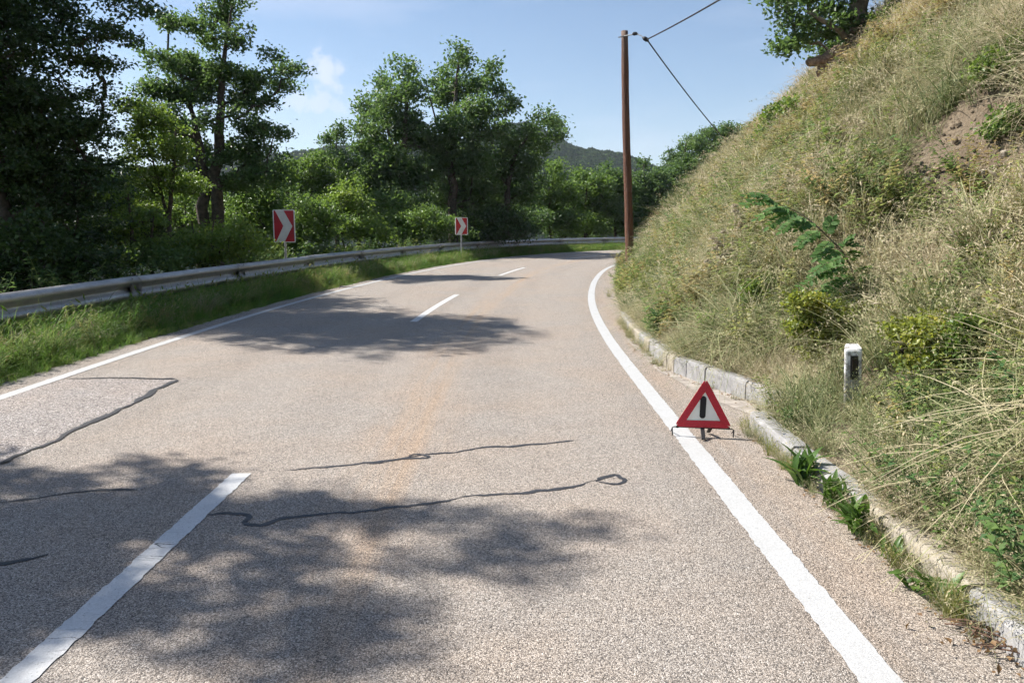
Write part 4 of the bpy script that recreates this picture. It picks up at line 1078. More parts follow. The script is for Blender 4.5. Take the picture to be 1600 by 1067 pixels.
def source_coll(name, items, mat):
    c = bpy.data.collections.new(name)
    for i, (V, F, T) in enumerate(items):
        c.objects.link(bpy.data.objects.new('%s_%02d' % (name, i), mesh_data(name, V, F, mat, tint=T)))
    return c
_gn = {}
def scatter_tree(coll):
    ng = bpy.data.node_groups.new('scatter_' + coll.name, 'GeometryNodeTree')
    ng.interface.new_socket('Geometry', in_out='INPUT', socket_type='NodeSocketGeometry')
    ng.interface.new_socket('Geometry', in_out='OUTPUT', socket_type='NodeSocketGeometry')
    n, l = ng.nodes, ng.links
    gi, go = n.new('NodeGroupInput'), n.new('NodeGroupOutput')
    mp = n.new('GeometryNodeMeshToPoints'); io = n.new('GeometryNodeInstanceOnPoints'); ci = n.new('GeometryNodeCollectionInfo')
    ci.inputs['Collection'].default_value = coll; ci.inputs['Separate Children'].default_value = True; ci.inputs['Reset Children'].default_value = True
    io.inputs['Pick Instance'].default_value = True
    def na(name, t):
        a = n.new('GeometryNodeInputNamedAttribute'); a.data_type = t; a.inputs['Name'].default_value = name; return a.outputs['Attribute']
    l.new(gi.outputs[0], mp.inputs['Mesh']); l.new(mp.outputs[0], io.inputs['Points']); l.new(ci.outputs[0], io.inputs['Instance'])
    l.new(na('idx', 'INT'), io.inputs['Instance Index']); l.new(na('rot', 'FLOAT_VECTOR'), io.inputs['Rotation']); l.new(na('scl', 'FLOAT'), io.inputs['Scale'])
    l.new(io.outputs[0], go.inputs[0])
    return ng
def scatter(name, P, coll, itint, scl, tilt_dir=None, tilt=0., rng=None, idx=None, kind='stuff'):
    n = len(P); rng = rng or np.random.default_rng(1)
    me = bpy.data.meshes.new(name); me.vertices.add(n); me.vertices.foreach_set('co', np.asarray(P, np.float32).ravel())
    az = rng.uniform(0, 2 * math.pi, n); rot = np.zeros((n, 3), np.float32)
    tl = np.broadcast_to(tilt, (n,)) * rng.uniform(.2, 1.6, n)
    # tilt about a horizontal axis after a random spin: euler from R = R_axis(tilt) * Rz(az)
    if tilt_dir is None: td = rng.uniform(0, 2 * math.pi, n)
    else: td = np.asarray(tilt_dir) + rng.normal(0, .5, n)
    ax = np.column_stack([-np.sin(td), np.cos(td), np.zeros(n)])
    c, s_ = np.cos(tl), np.sin(tl); x, y = ax[:, 0], ax[:, 1]
    R00 = c + x * x * (1 - c); R01 = x * y * (1 - c); R02 = y * s_
    R10 = x * y * (1 - c); R11 = c + y * y * (1 - c); R12 = -x * s_
    R20 = -y * s_; R21 = x * s_; R22 = c
    ca, sa = np.cos(az), np.sin(az)
    m00 = R00 * ca + R01 * sa; m10 = R10 * ca + R11 * sa; m20 = R20 * ca + R21 * sa
    m21 = -R20 * sa + R21 * ca; m22 = R22
    rot[:, 0] = np.arctan2(m21, m22); rot[:, 1] = -np.arcsin(np.clip(m20, -1, 1)); rot[:, 2] = np.arctan2(m10, m00)
    for nm, ty, arr, fld in (('rot', 'FLOAT_VECTOR', rot, 'vector'), ('scl', 'FLOAT', np.broadcast_to(scl, (n,)), 'value'), ('itint', 'FLOAT', itint, 'value')):
        a = me.attributes.new(nm, ty, 'POINT'); a.data.foreach_set(fld, np.asarray(arr, np.float32).ravel())
    a = me.attributes.new('idx', 'INT', 'POINT'); a.data.foreach_set('value', np.asarray(rng.integers(0, len(coll.objects), n) if idx is None else idx, np.int32))
    o = link(name, me); md = o.modifiers.new('scatter', 'NODES'); md.node_group = _gn.setdefault(coll.name, scatter_tree(coll))
    return tag(o, kind=kind)

rg = np.random.default_rng(77)
def dry_set(n, w, sc_):
    return [blades(n, (.26, .64), w, .11, .42, .45, 4, rg, int(n / (4 * sc_)), 0, sc_) for _ in range(5)] + [blades(int(n * .85), (.2, .52), w, .10, .35, .30, 4, rg, 0, n // 6, sc_) for _ in range(2)]
dry_c = source_coll('dry_tussock', dry_set(46, .0056, 1.0), M['grass'])
dry_mid = source_coll('dry_tussock_mid', dry_set(30, .0095, 1.3), M['grass'])
dry_far = source_coll('dry_tussock_far', dry_set(20, .015, 1.6), M['grass'])
long_c = source_coll('long_tussock', [blades(60, (.4, .8), .006, .10, .55, .75, 6, rg, 6, 0) for _ in range(4)], M['grass'])
big_c = source_coll('big_tussock', [blades(110, (.45, .95), .0085, .15, .5, .85, 6, rg, 10, 0, 1.6) for _ in range(4)], M['grass'])
lush_c = source_coll('lush_tussock', [blades(42, (.12, .34), .0062, .09, .45, .4, 4, rg) for _ in range(4)] + [blades(34, (.15, .42), .006, .08, .3, .3, 4, rg, 0, 3) for _ in range(2)], M['lush'])
herb_c = source_coll('herb', [herb(7, (.15, .42), .055, .026, rg, 16) for _ in range(4)] + [herb(9, (.1, .28), .04, .024, rg, 14) for _ in range(2)], M['herb'])

herb_far = source_coll('herb_far', [herb(6, (.2, .5), .10, .05, rg, 13) for _ in range(5)], M['herb'])
weed_c = source_coll('tall_weed', [herb(9, (.35, .75), .075, .034, rg, 24) for _ in range(4)], M['herb'])
def bank_points(n, s0, s1, k0, k1, rng, near_bias=.55):
    """points on the bank: more of them close to the camera"""
    t = rng.uniform(0, 1, n) ** (1 / near_bias if near_bias > 1 else 1)
    s = s0 + (s1 - s0) * rng.uniform(0, 1, n) ** 1.35
    k = k0 + (k1 - k0) * rng.uniform(0, 1, n) ** 1.15
    u = kerb_front(s) + k
    x, y = road_xy(s, u); z = bank_h(s, u)
    a = np.arctan2(np.interp(s, ARC, NOR[:, 1]), np.interp(s, ARC, NOR[:, 0])) + math.pi    # downhill
    return np.column_stack([x, y, z]), s, u, a
def bare(s, u):
    b = np.zeros_like(s)
    for s0, u0, rs, ru, dep in SCARPS: b = np.maximum(b, np.exp(-((s - s0) / rs) ** 2 * 1.1 - ((u - u0 + .1) / ru) ** 2 * 1.3))
    return b
def off_post(P, r):
    """trodden-down ground between the delineator post and the road"""
    a0 = np.array((2.42, 5.50)); b0 = np.array((1.95, 4.3)); d = b0 - a0; q = P[:, :2] - a0
    t = np.clip(q @ d / (d @ d), 0, 1); return (np.linalg.norm(q - t[:, None] * d, axis=1) > r) & (np.linalg.norm(P[:, :2] - np.array((2.56, 5.22)), axis=1) > r * 1.15)
def short_at_roots(s, u): return (1 - .72 * np.exp(-((s - 19.8) / 3.0) ** 2 - ((u - 8.75) / .95) ** 2)) * (1 - .68 * np.exp(-((s - 21.5) / 3.2) ** 2 - ((u - 3.85) / .5) ** 2))
R_ = np.random.default_rng(5)
P, s, u, a = bank_points(14500, 1.6, 36, .16, 10.5, R_)
zone = fbm(s * .45 + 3, u * .55, 31); zone2 = fbm(s * 1.2, u * 1.2, 33)
keep = off_post(P, .24) & (R_.uniform(0, 1, len(s)) > bare(s, u) * 1.2) & (R_.uniform(0, 1, len(s)) < .55 + .9 * zone2)
P, s, u, a, zone, zone2 = [q[keep] for q in (P, s, u, a, zone, zone2)]
k = u - kerb_front(s)
ti = np.clip(.30 + 1.5 * (zone - .5) + .5 * (zone2 - .5) + .30 * np.exp(-(k / 2.2) ** 2) - .12 * smooth01(2, 5, k) + R_.normal(0, .09, len(s)), 0, 1)
scl = (.68 + .42 * smooth01(.1, 1.2, k)) * R_.uniform(.55, 1.35, len(s)) * (1 + .25 * smooth01(14, 24, s)) * short_at_roots(s, u)
dist = np.hypot(P[:, 0], P[:, 1])
for nm, co, d0, d1, kp in (('near_bank_grass', dry_c, 0, 7.5, 1.0), ('middle_bank_grass', dry_mid, 7.5, 13, 1.0), ('far_bank_grass', dry_far, 13, 99, .85)):
    m_ = (dist >= d0) & (dist < d1) & (R_.uniform(0, 1, len(dist)) < kp)
    scatter(nm, P[m_], co, ti[m_], scl[m_], a[m_], .38, R_)
P, s, u, a = bank_points(380, 1.8, 26, .5, 9.5, R_)
keep = off_post(P, .95) & (R_.uniform(0, 1, len(s)) > bare(s, u) * 1.3) & (short_at_roots(s, u) > .8)
P, s, u, a = [q[keep] for q in (P, s, u, a)]
scatter('bank_tussocks', P, big_c, np.clip(.22 + R_.normal(0, .22, len(s)) + .2 * (u - kerb_front(s) < 2.5), 0, 1), R_.uniform(.55, 1.15, len(s)), a, .5, R_)
P, s, u, a = bank_points(2100, 1.8, 14, .5, 7.5, R_)
zone = fbm(s * .5 + 13, u * .6, 41)
keep = off_post(P, .95) & (zone > .49) & (R_.uniform(0, 1, len(s)) > bare(s, u) * 1.5)
P, s, u, a, zone = [q[keep] for q in (P, s, u, a, zone)]
ti = np.clip(.42 + 1.1 * (zone - .5) + R_.normal(0, .1, len(s)), 0, 1)
scatter('long_bank_grass', P, long_c, ti, R_.uniform(.6, 1.1, len(s)), a, .55, R_)
P, s, u, a = bank_points(9500, 1.8, 32, .15, 9.5, R_)
zone = fbm(s * .6 + 23, u * .7, 51)
keep = (zone > .42 + .10 * smooth01(2, 4.5, u - kerb_front(s))) & (R_.uniform(0, 1, len(s)) > bare(s, u) * 1.1)
P, s, u, a, zone = [q[keep] for q in (P, s, u, a, zone)]
ti = np.clip(.5 + 2.2 * (fbm(s * .8 + 7, u * .9, 57) - .5) + R_.normal(0, .2, len(s)), 0, 1)
k = u - kerb_front(s); dist = np.hypot(P[:, 0], P[:, 1]); m_ = off_post(P, .32)
near = m_ & (dist < 8.5); far_ = m_ & (dist >= 8.5)
scatter('near_bank_herbs', P[near], herb_c, np.clip(ti[near] - .09, 0, 1), R_.uniform(.7, 1.35, near.sum()), a[near], .3, R_)
scatter('far_bank_herbs', P[far_], herb_far, np.clip(ti[far_] - .2, 0, 1), R_.uniform(.7, 1.5, far_.sum()) * short_at_roots(s, u)[far_], a[far_], .3, R_)
P, s, u, a = bank_points(560, 1.9, 20, .3, 5.0, R_)
zone = fbm(s * .9 + 3, u * 1.0, 58); keep = (zone > .52) & off_post(P, .75); P, s, u, a = [q[keep] for q in (P, s, u, a)]
scatter('tall_bank_weeds', P, weed_c, np.clip(R_.normal(.38, .22, len(s)), 0, 1), R_.uniform(.7, 1.3, len(s)), a, .25, R_)
n = 170; s = R_.uniform(2.7, 13, n); s = s[fbm(s * 2.1, s * 0 + 4, 93) > .42]; n = len(s); u = kerb_front(s) - R_.uniform(.0, .09, n)
x, y = road_xy(s, u)
scatter('kerb_foot_grass', np.column_stack([x, y, np.full(n, .003)]), dry_c, np.clip(R_.normal(.45, .2, n), 0, 1), R_.uniform(.15, .42, n), None, .3, R_)

n = 1100; s = 1.6 + 16 * R_.uniform(0, 1, n) ** 1.3; u = kerb_front(s) + R_.uniform(.13, .6, n)
keep = (R_.uniform(0, 1, n) > bare(s, u) * 1.1) & off_post(np.column_stack(road_xy(s, u)), .08); s, u = s[keep], u[keep]; n = len(s)
x, y = road_xy(s, u); a = np.arctan2(np.interp(s, ARC, NOR[:, 1]), np.interp(s, ARC, NOR[:, 0])) + math.pi
scatter('kerb_fringe_grass', np.column_stack([x, y, bank_h(s, u)]), dry_c, np.clip(.3 + 1.2 * (fbm(s * 1.1, u, 91) - .5) + R_.normal(0, .12, n), 0, 1), R_.uniform(.3, .8, n), a, .5, R_)

n = 46; s = R_.uniform(6.0, 9.6, n); u = 7.25 + R_.normal(0, .16, n); x, y = road_xy(s, u)
scatter('overhanging_grass', np.column_stack([x, y, bank_h(s, u)]), big_c, np.clip(R_.normal(.2, .15, n), 0, 1), R_.uniform(.5, .9, n), np.full(n, math.pi), .9, R_)

def verge_points(n, s0, s1, w0, w1, rng):
    s = s0 + (s1 - s0) * rng.uniform(0, 1, n) ** 1.5
    u = ROAD_L - (w0 + (w1 - w0) * rng.uniform(0, 1, n))
    x, y = road_xy(s, u); return np.column_stack([x, y, left_h(s, u)]), s, u
P, s, u = verge_points(14000, 4.5, 62, -.06, 2.3, R_)
zone = fbm(s * .5, u * .9, 61)
ti = np.clip(.47 + .9 * (zone - .5) + R_.normal(0, .14, len(s)), 0, 1)
ed = smooth01(-.05, .7, ROAD_L - u)
scatter('verge_grass', P, lush_c, ti, (.5 + 1.0 * ed) * R_.uniform(.6, 1.3, len(s)), None, .25, R_)
P, s, u = verge_points(2200, 4.5, 55, .2, 2.0, R_)
scatter('verge_herbs', P, herb_c, np.clip(R_.normal(.48, .2, len(s)), 0, 1), R_.uniform(.5, 1.2, len(s)), None, .25, R_)
P, s, u = verge_points(700, 5.5, 45, .3, 1.6, R_)
scatter('verge_seed_grass', P, dry_c, np.clip(R_.normal(.45, .2, len(s)), 0, 1), R_.uniform(.6, 1.05, len(s)), None, .2, R_)

P, s, u = verge_points(1700, 7, 62, 1.7, 7.5, R_)
scatter('undergrowth', P, herb_c, np.clip(R_.normal(.75, .15, len(s)), 0, 1), R_.uniform(1.8, 3.6, len(s)), None, .2, R_)

# wooded hillside across the valley
def crown_blob(rng, n=260):
    d = rng.normal(0, 1, (n, 3)); d /= np.linalg.norm(d, axis=1)[:, None]; d[:, 2] = np.abs(d[:, 2]) * 1.1 - .25
    r = rng.uniform(.75, 1.08, n)[:, None]
    C = d * r * np.array([3.2, 3.2, 3.6])
    V, F, T = leaf_arrays(C, None, 1.25, .95, rng, .8)
    return V, F, T
M['leaf_far'] = grass_mat('far_foliage', [(0, (.030, .055, .022)), (.5, (.045, .080, .028)), (1, (.085, .13, .042))], .25, .9, 0.)
far_c = source_coll('far_crown', [crown_blob(rg) for _ in range(4)], M['leaf_far'])
n = 13000
r = np.sqrt(R_.uniform(330 ** 2, 740 ** 2, n)); az = R_.uniform(rad(-38), rad(14), n)
x, y = r * np.sin(az), r * np.cos(az)
s, u = road_su(x, y); keep = u < -40
x, y, r = x[keep], y[keep], r[keep]; z = height(x, y)
scatter('far_wood', np.column_stack([x, y, z + 1.5]), far_c, np.clip(.45 + 1.2 * (fbm(x * .03, y * .03, 71) - .5) + R_.normal(0, .2, len(x)), 0, 1), R_.uniform(.9, 1.7, len(x)), None, .15, R_)
# ------------------------------------------------------------------ shrubs and plants on the bank
M['leaf_rust'] = leaf_mat('rusty_dry_leaves', (.22, .13, .085), (.33, .22, .15), (.42, .33, .22), .3)
def bank_shrub(label, px, py, L, mat, leaf, cr, seed, dens=1.2, name='bank_shrub', lift=0., lpc=42, group='shrubs on the bank', dy=.25):
    h = bank_hit(px, py); Y = h[1]
    b = h - (0, 0, .1)
    st = [[(b, .010), (b + (random.uniform(-.1, .1), -.05, .2), .006), (b + (random.uniform(-.15, .15), -.1, .35), .003)] for _ in range(3)]
    return tree(name, label, 'shrub', group, b, st, plobes(Y - .15, L, dy, .8, seed), leaf, cr, lpc, dens, (mat, 'bark'), .75, seed, .002, .5, .6, 'foliage', 'stems')
def many(boxes, n, r0, r1, seed):
    r = random.Random(seed); out = []
    for (x0, y0, x1, y1) in boxes:
        for _ in range(n):
            q_ = r.uniform(r0, r1); out.append((r.uniform(x0, x1), r.uniform(y0, y1), q_ * 1.2, q_ * .8))
    return out
bank_shrub('yellow-green vine shrub tangled over the back of the delineator post', 1330, 545, many([(1240, 470, 1330, 560), (1300, 480, 1400, 545)], 13, 10, 18, 1), 'leaf_vine', (.036, .028), .058, 201, .5, dy=.12)
bank_shrub('yellowing vine shrub right of the delineator post', 1455, 560, many([(1390, 515, 1470, 590), (1430, 490, 1480, 540)], 10, 9, 17, 2), 'leaf_vine', (.036, .028), .058, 202, .45, dy=.4)
bank_shrub('bright green vine shrub with a few orange leaves on the right slope', 1500, 540, many([(1470, 485, 1545, 545)], 14, 10, 18, 3), 'leaf_light', (.036, .028), .058, 203, .45, dy=.4)
bank_shrub('green bush on the skyline below the overhanging tree', 1240, 205, [(1215, 180, 24, 16), (1245, 170, 28, 18), (1270, 158, 24, 16), (1235, 200, 32, 16), (1265, 190, 26, 16), (1205, 200, 16, 10)], 'leaf_light', (.09, .06), .14, 204)
bank_shrub('dark low bush on the skyline near the bare roots', 1270, 140, [(1275, 132, 22, 13), (1252, 150, 20, 10), (1300, 125, 16, 9)], 'leaf_mid', (.08, .055), .13, 205, .45)
bank_shrub('green bush on the crest right of the overhanging tree', 1420, 20, [(1400, 20, 26, 14), (1425, 8, 28, 14), (1380, 34, 22, 11)], 'leaf_light', (.08, .055), .13, 206, .5)
bank_shrub('green creeper patch high on the right slope', 1570, 110, [(1560, 98, 28, 14), (1590, 75, 24, 16), (1540, 110, 24, 10)], 'leaf_light', (.05, .04), .085, 207, .5)
bank_shrub('low green bush beside the bare earth', 1580, 200, [(1590, 180, 24, 16), (1560, 200, 22, 10)], 'leaf_mid', (.05, .036), .085, 208, .5)
bank_shrub('rusty brown dry shrub at the foot of the slope near the pole', 1060, 330, [(1040, 345, 26, 20), (1065, 325, 28, 22), (1030, 370, 22, 16), (1080, 350, 26, 18)], 'leaf_rust' if 'leaf_rust' in M else 'leaf_vine', (.05, .03), .12, 209, .3)
bank_shrub('small green leafy plant left of the vine shrub', 1195, 470, [(1180, 450, 14, 16), (1195, 440, 12, 14), (1170, 475, 14, 12)], 'leaf_light', (.05, .03), .06, 210, .5)
bank_shrub('dark grey-green bush under the overgrown slope at the right edge', 1470, 400, [(1440, 385, 22, 14), (1480, 375, 24, 14), (1460, 410, 24, 12)], 'leaf_mid', (.035, .02), .06, 211, .4)
bank_shrub('green nettle patch at the lower right edge', 1590, 850, [(1575, 840, 26, 18), (1600, 820, 26, 22), (1560, 860, 20, 12)], 'leaf_mid', (.05, .034), .05, 212, .55)

# ------------------------------------------------------------------ arching sapling with pinnate leaves
M['leaf_pinnate'] = leaf_mat('pinnate_leaves', (.05, .12, .03), (.09, .19, .045), (.20, .32, .09), .45, .7)
sb = bank_hit(1340, 462)
Y0 = sb[1] - .1
stem_px = [(1342, 470, 0), (1334, 425, -.05), (1318, 395, -.1), (1300, 376, -.15), (1279, 356, -.2), (1258, 338, -.25), (1236, 326, -.3), (1212, 318, -.35)]
SP = np.array([at(x, y, Y0 + d) for x, y, d in stem_px]); SP[0] = sb - (0, 0, .05)
sap = empty('locust_sapling', tuple(sb)); tag(sap, 'arching green sapling with feathery leaves leaning out over the slope', 'sapling')
tt = np.linspace(0, 1, 30); kk = np.linspace(0, 1, len(SP))
SPi = np.column_stack([np.interp(tt, kk, SP[:, i]) for i in range(3)])
for _ in range(3): SPi[1:-1] = (SPi[:-2] + 2 * SPi[1:-1] + SPi[2:]) / 4
V, F = tube_arrays(SPi - sb, np.linspace(.012, .003, 30), 7)
obj('stem', V, F, M['bark_grey'], sap, smooth=True)
def pinnate(p0, p1, sag, seed, Ll=.078, pairs=10):
    rg_ = np.random.default_rng(seed); t = np.linspace(0, 1, 12)
    C = p0 + (p1 - p0) * t[:, None]; C[:, 2] += sag * np.sin(t * math.pi)
    V, F = tube_arrays(C, np.linspace(.0025, .001, 12), 4); V = list(V); F = [tuple(f) for f in F]; T = [.3] * len(V)
    ax = p1 - p0; ax = ax / np.linalg.norm(ax)
    nrm = np.array((.25, -.45, 1.0)); nrm -= ax * np.dot(nrm, ax); nrm /= np.linalg.norm(nrm); side = np.cross(ax, nrm)
    for k in range(pairs * 2 + 1):
        f = min(1, .12 + .88 * (k // 2) / pairs) if k < pairs * 2 else 1.0
        sgn = (1 if k % 2 else -1) if k < pairs * 2 else 0
        P = np.array([np.interp(f, t, C[:, j]) for j in range(3)])
        d = side * sgn * .9 + ax * (.45 if sgn else 1) + rg_.normal(0, .12, 3) - np.array((0, 0, .15)); d /= np.linalg.norm(d)
        n_ = nrm + rg_.normal(0, .25, 3); n_ -= d * np.dot(n_, d); n_ /= np.linalg.norm(n_); s_ = np.cross(d, n_)
        l = Ll * (1 - .35 * abs(f - .45)) * rg_.uniform(.9, 1.1); w = l * .28
        q = [P, P + d * l * .3 + s_ * w + n_ * .003, P + d * l * .72 + s_ * w * .85 + n_ * .002, P + d * l, P + d * l * .72 - s_ * w * .85 + n_ * .002, P + d * l * .3 - s_ * w + n_ * .003]
        b0 = len(V); V += q; F += [(b0, b0 + 1, b0 + 2, b0 + 3), (b0, b0 + 3, b0 + 4, b0 + 5)]; T += [float(np.clip(rg_.normal(.5, .2), 0, 1))] * 6
    return V, F, T
lv = [((1214, 318), (1166, 306), .06), ((1218, 319), (1160, 322), .05), ((1236, 326), (1183, 342), .07), ((1246, 331), (1201, 354), .05), ((1262, 341), (1221, 362), .06), ((1270, 348), (1246, 358), .03), ((1284, 361), (1246, 386), .05), ((1300, 376), (1276, 402), .03),
      ((1316, 394), (1282, 404), .04), ((1330, 418), (1244, 452), .05), ((1336, 440), (1268, 462), .06), ((1338, 450), (1300, 470), .05), ((1290, 366), (1302, 345), .04), ((1312, 390), (1330, 372), .05), ((1325, 408), (1340, 395), .04), ((1334, 426), (1358, 420), .05), ((1338, 446), (1372, 450), .05), ((1340, 458), (1320, 488), .03), ((1322, 402), (1268, 428), .05), ((1328, 414), (1262, 440), .05), ((1332, 430), (1290, 458), .04), ((1306, 383), (1340, 385), .05), ((1338, 440), (1365, 432), .05), ((1340, 465), (1370, 480), .04), ((1340, 462), (1285, 480), .04)]
for i, ((x0, y0), (x1, y1), sg) in enumerate(lv):
    d0 = np.interp(y0, [318, 470], [-.35, 0])
    p0 = at(x0, y0, Y0 + d0); p1 = at(x1, y1, Y0 + d0 - random.uniform(-.02, .2))
    V, F, T = pinnate(p0 - sb, p1 - sb, sg * .6, 300 + i)
    obj('leaf', V, F, M['leaf_pinnate'], sap, tint=T)

# ------------------------------------------------------------------ weeds at the kerb
M['leaf_weed'] = leaf_mat('weed_leaves', (.05, .11, .025), (.10, .185, .04), (.18, .26, .07), .38)
def weed_leaf_data(kind):
    n = 7; V = []; F = []
    for i in range(n):
        t = i / (n - 1); w = (.085 * math.sin(min(1, t * 1.05) * math.pi) ** .8 + .012) * (1 if kind == 0 else 1.9)
        z = .32 * math.sin(t * math.pi * .72) * (1 - .35 * t)
        V += [(t, w, z + w * .35), (t, 0, z), (t, -w, z + w * .35)]
    for i in range(n - 1):
        for j in (0, 1): F.append((i * 3 + j, (i + 1) * 3 + j, (i + 1) * 3 + j + 1, i * 3 + j + 1))
    return [mesh_data('weed_leaf', V, F, M['leaf_weed'], True, tint=np.full(len(V), tn)) for tn in (.2, .45, .7)]
WL = [weed_leaf_data(0), weed_leaf_data(1)]
def weed(label, s_, u_, n, L, seed, kind=0, up=.5):
    x, y = [float(q_) for q_ in road_xy(s_, u_)]; r = random.Random(seed)
    e = empty('kerb_weed', (x, y, .004)); tag(e, label, 'weed', 'green weeds growing along the kerb')
    for i in range(n):
        o = link('leaf', r.choice(WL[kind]), e)
        l = L * r.uniform(.6, 1.15); o.scale = (l, l * r.uniform(.8, 1.2), l * r.uniform(.7, 1.3))
        o.location = (r.uniform(-.035, .035), r.uniform(-.05, .05), 0)
        o.rotation_euler = (r.uniform(-.3, .3), -r.uniform(.1, up * 2), r.uniform(0, 6.28))
weed('largest clump of lance-leaved green weeds below the kerb, next after the triangle', 4.62, 3.55, 34, .24, 1, 0, .75)
weed('green weed clump touching the kerb right of the largest clump', 4.22, 3.57, 26, .19, 2, 0, .7)
weed('spreading green weed clump at the middle of the near kerb', 3.84, 3.55, 32, .21, 3, 0, .7)
weed('small weed tuft between the spreading clump and the broad-leaved weed', 3.52, 3.58, 16, .13, 4)
weed('low weed with broad pale green leaves at the kerb foot', 3.22, 3.53, 10, .13, 5, 1, .25)
weed('dark green weed in front of the nearest kerb slab', 3.08, 3.58, 18, .16, 6)
def tuft(name, label, s_, u_, n, L, seed, tint, droop=.35, w=.0045, z=0.004):
    x, y = [float(q_) for q_ in road_xy(s_, u_)]; rg_ = np.random.default_rng(seed)
    V, F, T = blades(n, L, w, .045, .35, droop, 5, rg_, max(1, n // 8))
    t = tint
    o = obj(name, V, F, M['tuft'], None, tint=np.clip(T * .5 + t, 0, 1), loc=(x, y, z)); return tag(o, label, 'grass tuft', 'grass tufts along the kerb')
M['tuft'] = leaf_mat('tuft_blades', (.40, .33, .17), (.24, .26, .085), (.085, .14, .035), .3)
tuft('grass_tuft', 'thin grass tuft in the gutter right behind the tip of the triangle', 7.45, 3.66, 34, (.08, .22), 11, .45)
tuft('grass_tuft', 'dry yellow-green tuft at the broken end of the near kerb', 6.0, 3.6, 44, (.07, .17), 12, .25)
tuft('grass_tuft', 'straggly grass tuft against the near kerb just past its end stone', 5.25, 3.57, 60, (.10, .24), 13, .3)
tuft('grass_tuft', 'brownish grass tuft between the end stone and the largest weeds', 4.92, 3.57, 60, (.10, .22), 14, .12)
tuft('grass_tuft', 'pale upright tuft leaning on the kerb beyond the spreading weeds', 3.45, 3.58, 60, (.10, .24), 15, .25)
tuft('grass_tuft', 'tall dry grass tuft in front of the nearest kerb slab', 2.98, 3.57, 90, (.12, .30), 16, .18)
tuft('grass_tuft', 'tuft growing in the far kerb joints under the slope', 11.2, 3.38, 40, (.12, .28), 17, .3)
tuft('grass_tuft', 'sparse tuft at the far end of the white edge line', 17.5, 3.45, 50, (.15, .35), 18, .3)

for i, (dx_, dy_, lab) in enumerate(((-.10, -.14, 'left of the three tall tufts in front of the delineator post'), (.02, -.20, 'middle of the three tall tufts in front of the delineator post'), (.12, -.12, 'right of the three tall tufts in front of the delineator post'))):
    rg_ = np.random.default_rng(500 + i); V, F, T = blades(50, (.10, .28), .0045, .07, .35, .35, 5, rg_, 10)
    x, y = dp[0] + dx_, dp[1] + dy_
    tag(obj('grass_tuft', V, F, M['tuft'], None, tint=np.clip(T * .5 + .15 + .15 * i, 0, 1), loc=(x, y, gz(x, y) - .02)), lab, 'grass tuft', 'tall tufts at the delineator post')
# dry thistles on the slope
M['dry_head'] = simple('dry_seed_head', (.52, .45, .33), .9, 0, .25, 30)
for i, (px, py, lab) in enumerate(((1128, 470, 'tallest dry thistle with pale heads on the slope'), (1118, 480, 'short dry thistle beside the tallest one'), (1145, 430, 'dry thistle uphill of the others'))):
    h = bank_hit(px, py); r = random.Random(900 + i)
    e = empty('dry_thistle', tuple(h)); tag(e, lab, 'thistle', 'dry thistles on the slope')
    mb = MB(); hd = []
    top = np.array((-.05, -.15, .75 + .1 * r.random()))
    mb.tube([(0, 0, -.05), top * .5 + (0.02, 0, 0), top], [.008, .006, .004], 5); hd.append(top)
    for k in range(5):
        p = top * r.uniform(.45, .85); q = p + np.array((r.uniform(-.16, .16), r.uniform(-.12, .05), r.uniform(.08, .2))); mb.tube([p, q], .003, 4); hd.append(q)
    mb.build('stalk', M['dry_head'], e)
    for q in hd:
        n = 90; d = np.random.default_rng(r.randrange(999)).normal(0, 1, (n, 3)); d /= np.linalg.norm(d, axis=1)[:, None]; d[:, 2] = np.abs(d[:, 2]) - .2
        V, F = tubes_fast(np.zeros((n, 3)) + q, q + d * .06, np.full(n, .005), np.full(n, .001), 3)
        obj('seed_head', V, F, M['dry_head'], e)

# stones and bare earth lumps on the washed-out slope
M['rock'] = simple('pale_stone', (.36, .31, .25), .92, 0, .3, 14, .8)
def rock(px, py, size, seed, lab):
    h = bank_hit(px, py); rg_ = np.random.default_rng(seed)
    import bmesh
    bm = bmesh.new(); bmesh.ops.create_icosphere(bm, subdivisions=2, radius=1)
    me = bpy.data.meshes.new('stone')
    for v in bm.verts:
        n_ = float(vnoise(v.co.x * 1.7 + seed, v.co.y * 1.7 + v.co.z * 2.3, seed)); v.co *= .7 + .6 * n_
        v.co.z *= .55; v.co.x *= 1.3
    bm.to_mesh(me); bm.free(); me.materials.append(M['rock'])
    o = link('stone', me, None, tuple(h + (0, 0, size * .2)), tuple(rg_.uniform(0, 3, 3) * (.3, .3, 1))); o.scale = (size,) * 3
    tag(o, lab, 'stone', 'stones on the bare earth')
for i, (px, py, sz, lab) in enumerate(((1536, 278, .07, 'pale flat stone in the middle of the bare earth patch'), (1500, 305, .05, 'small stone at the lower left of the bare earth patch'), (1450, 292, .06, 'whitish stone under the overhanging turf'), (1570, 255, .045, 'small stone high on the bare earth patch'), (1580, 318, .06, 'stone at the lower right of the bare earth'), (1386, 770, .045, 'small tan stone on the ground behind the near kerb'), (1475, 325, .05, 'stone rolled below the bare earth patch'))):
    rock(px, py, sz, 400 + i, lab)
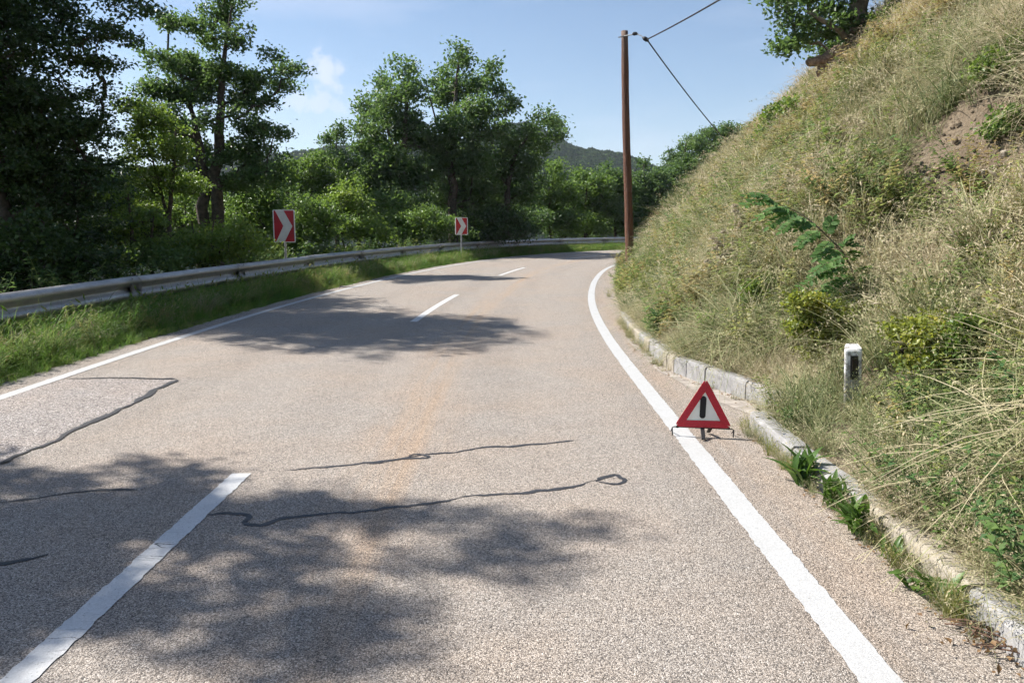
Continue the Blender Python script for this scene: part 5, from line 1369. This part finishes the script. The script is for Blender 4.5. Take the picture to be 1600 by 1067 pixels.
# crumbled clods and gravel on the slipped earth
rg_ = np.random.default_rng(81); n = 700
cs = 7.7 + rg_.normal(0, .9, n); cu = 6.2 + rg_.normal(0, .45, n); cx, cy = road_xy(cs, cu); cz = bank_h(cs, cu)
V = []; F = []
for i in range(n):
    q = rg_.normal(0, 1, (6, 3)); q = np.array([(1, 0, 0), (-1, 0, 0), (0, 1, 0), (0, -1, 0), (0, 0, 1), (0, 0, -1)]) * rg_.uniform(.6, 1.3, (6, 1)) + q * .15
    r_ = .012 + .035 * rg_.uniform() ** 3
    V.append(q * r_ + (cx[i], cy[i], cz[i] + r_ * .3)); F.append(np.array([(0, 2, 4), (2, 1, 4), (1, 3, 4), (3, 0, 4), (2, 0, 5), (1, 2, 5), (3, 1, 5), (0, 3, 5)]) + i * 6)
tag(obj('earth_clods', np.concatenate(V), np.concatenate(F), M['soil']), kind='stuff')
rg_ = np.random.default_rng(8)
for i, (pts, lab) in enumerate(((((1432, 290), (1450, 278), (1470, 272), (1490, 276)), 'bare grey root crossing above the earth patch'), (((1560, 190), (1580, 192), (1600, 200)), 'pale dead stick on the upper right slope'))):
    P = np.array([bank_hit(*p) + (0, -.06, .05) for p in pts]); mb = MB(); mb.tube(P - P[0], [.022, .02, .017, .01][:len(P)], 7)
    tag(mb.build('bare_root', M['root'], None, smooth=True, loc=tuple(P[0])), lab, 'root')

# ------------------------------------------------------------------ litter at the kerb, bottom right
M['twig'] = simple('dead_twig', (.13, .075, .05), .85, 0, .4, 30)
M['dead'] = leaf_mat('dead_leaves', (.10, .055, .03), (.26, .16, .08), (.42, .30, .17), .15)
(x, y), = ground_px([(1572, 1010)])
deb = empty('litter_heap', (x, y, .004)); tag(deb, 'heap of dead twigs and brown leaves against the nearest kerb slab', 'litter')
r = random.Random(6)
for i in range(26):
    a = r.gauss(.35, .7); l = r.uniform(.08, .26); p = np.array((r.uniform(-.12, .12), r.uniform(-.10, .12), r.uniform(.004, .05)))
    d = np.array((math.cos(a), -math.sin(a) * .7, r.uniform(-.12, .18))) * l
    mb = MB(); mb.tube([p - d * .6, p + (r.uniform(-.01, .01), r.uniform(-.01, .01), .006), p + d * .5], [.003, .0035, .0015], 5); mb.build('twig', M['twig'], deb)
rg_ = np.random.default_rng(66); C = rg_.normal(0, 1, (90, 3)) * (.12, .10, .0) + np.column_stack([np.zeros(90), np.zeros(90), rg_.uniform(.01, .06, 90)])
V, F, T = leaf_arrays(C, None, .034, .02, rg_, 1.0); tag(obj('dead_leaves', V, F, M['dead'], deb, tint=T), kind='stuff')
# loose dead leaves and chips along the gutter
n = 520; s = rg_.uniform(1.5, 12, n); off = np.abs(rg_.normal(0, .07, n)) + .01; uu = kerb_front(s) - off
x, y = road_xy(s, uu); C = np.column_stack([x, y, rg_.uniform(.006, .014, n)])
V, F, T = leaf_arrays(C, None, .028, .016, rg_, 3.0); tag(obj('gutter_litter', V, F, M['dead'], None, tint=T), kind='stuff')

# ------------------------------------------------------------------ haze in the valley air
t = NT('haze_air'); pv = t.node('ShaderNodeVolumePrincipled')
pv.inputs['Color'].default_value = (.80, .88, 1.0, 1); pv.inputs['Density'].default_value = HAZE; pv.inputs['Anisotropy'].default_value = .2
t.l.new(pv.outputs[0], t.out.inputs['Volume'])
hz = MB().box((0, 0, 75), (5800, 5800, 330)).build('haze', t.m)
tag(hz, kind='stuff')
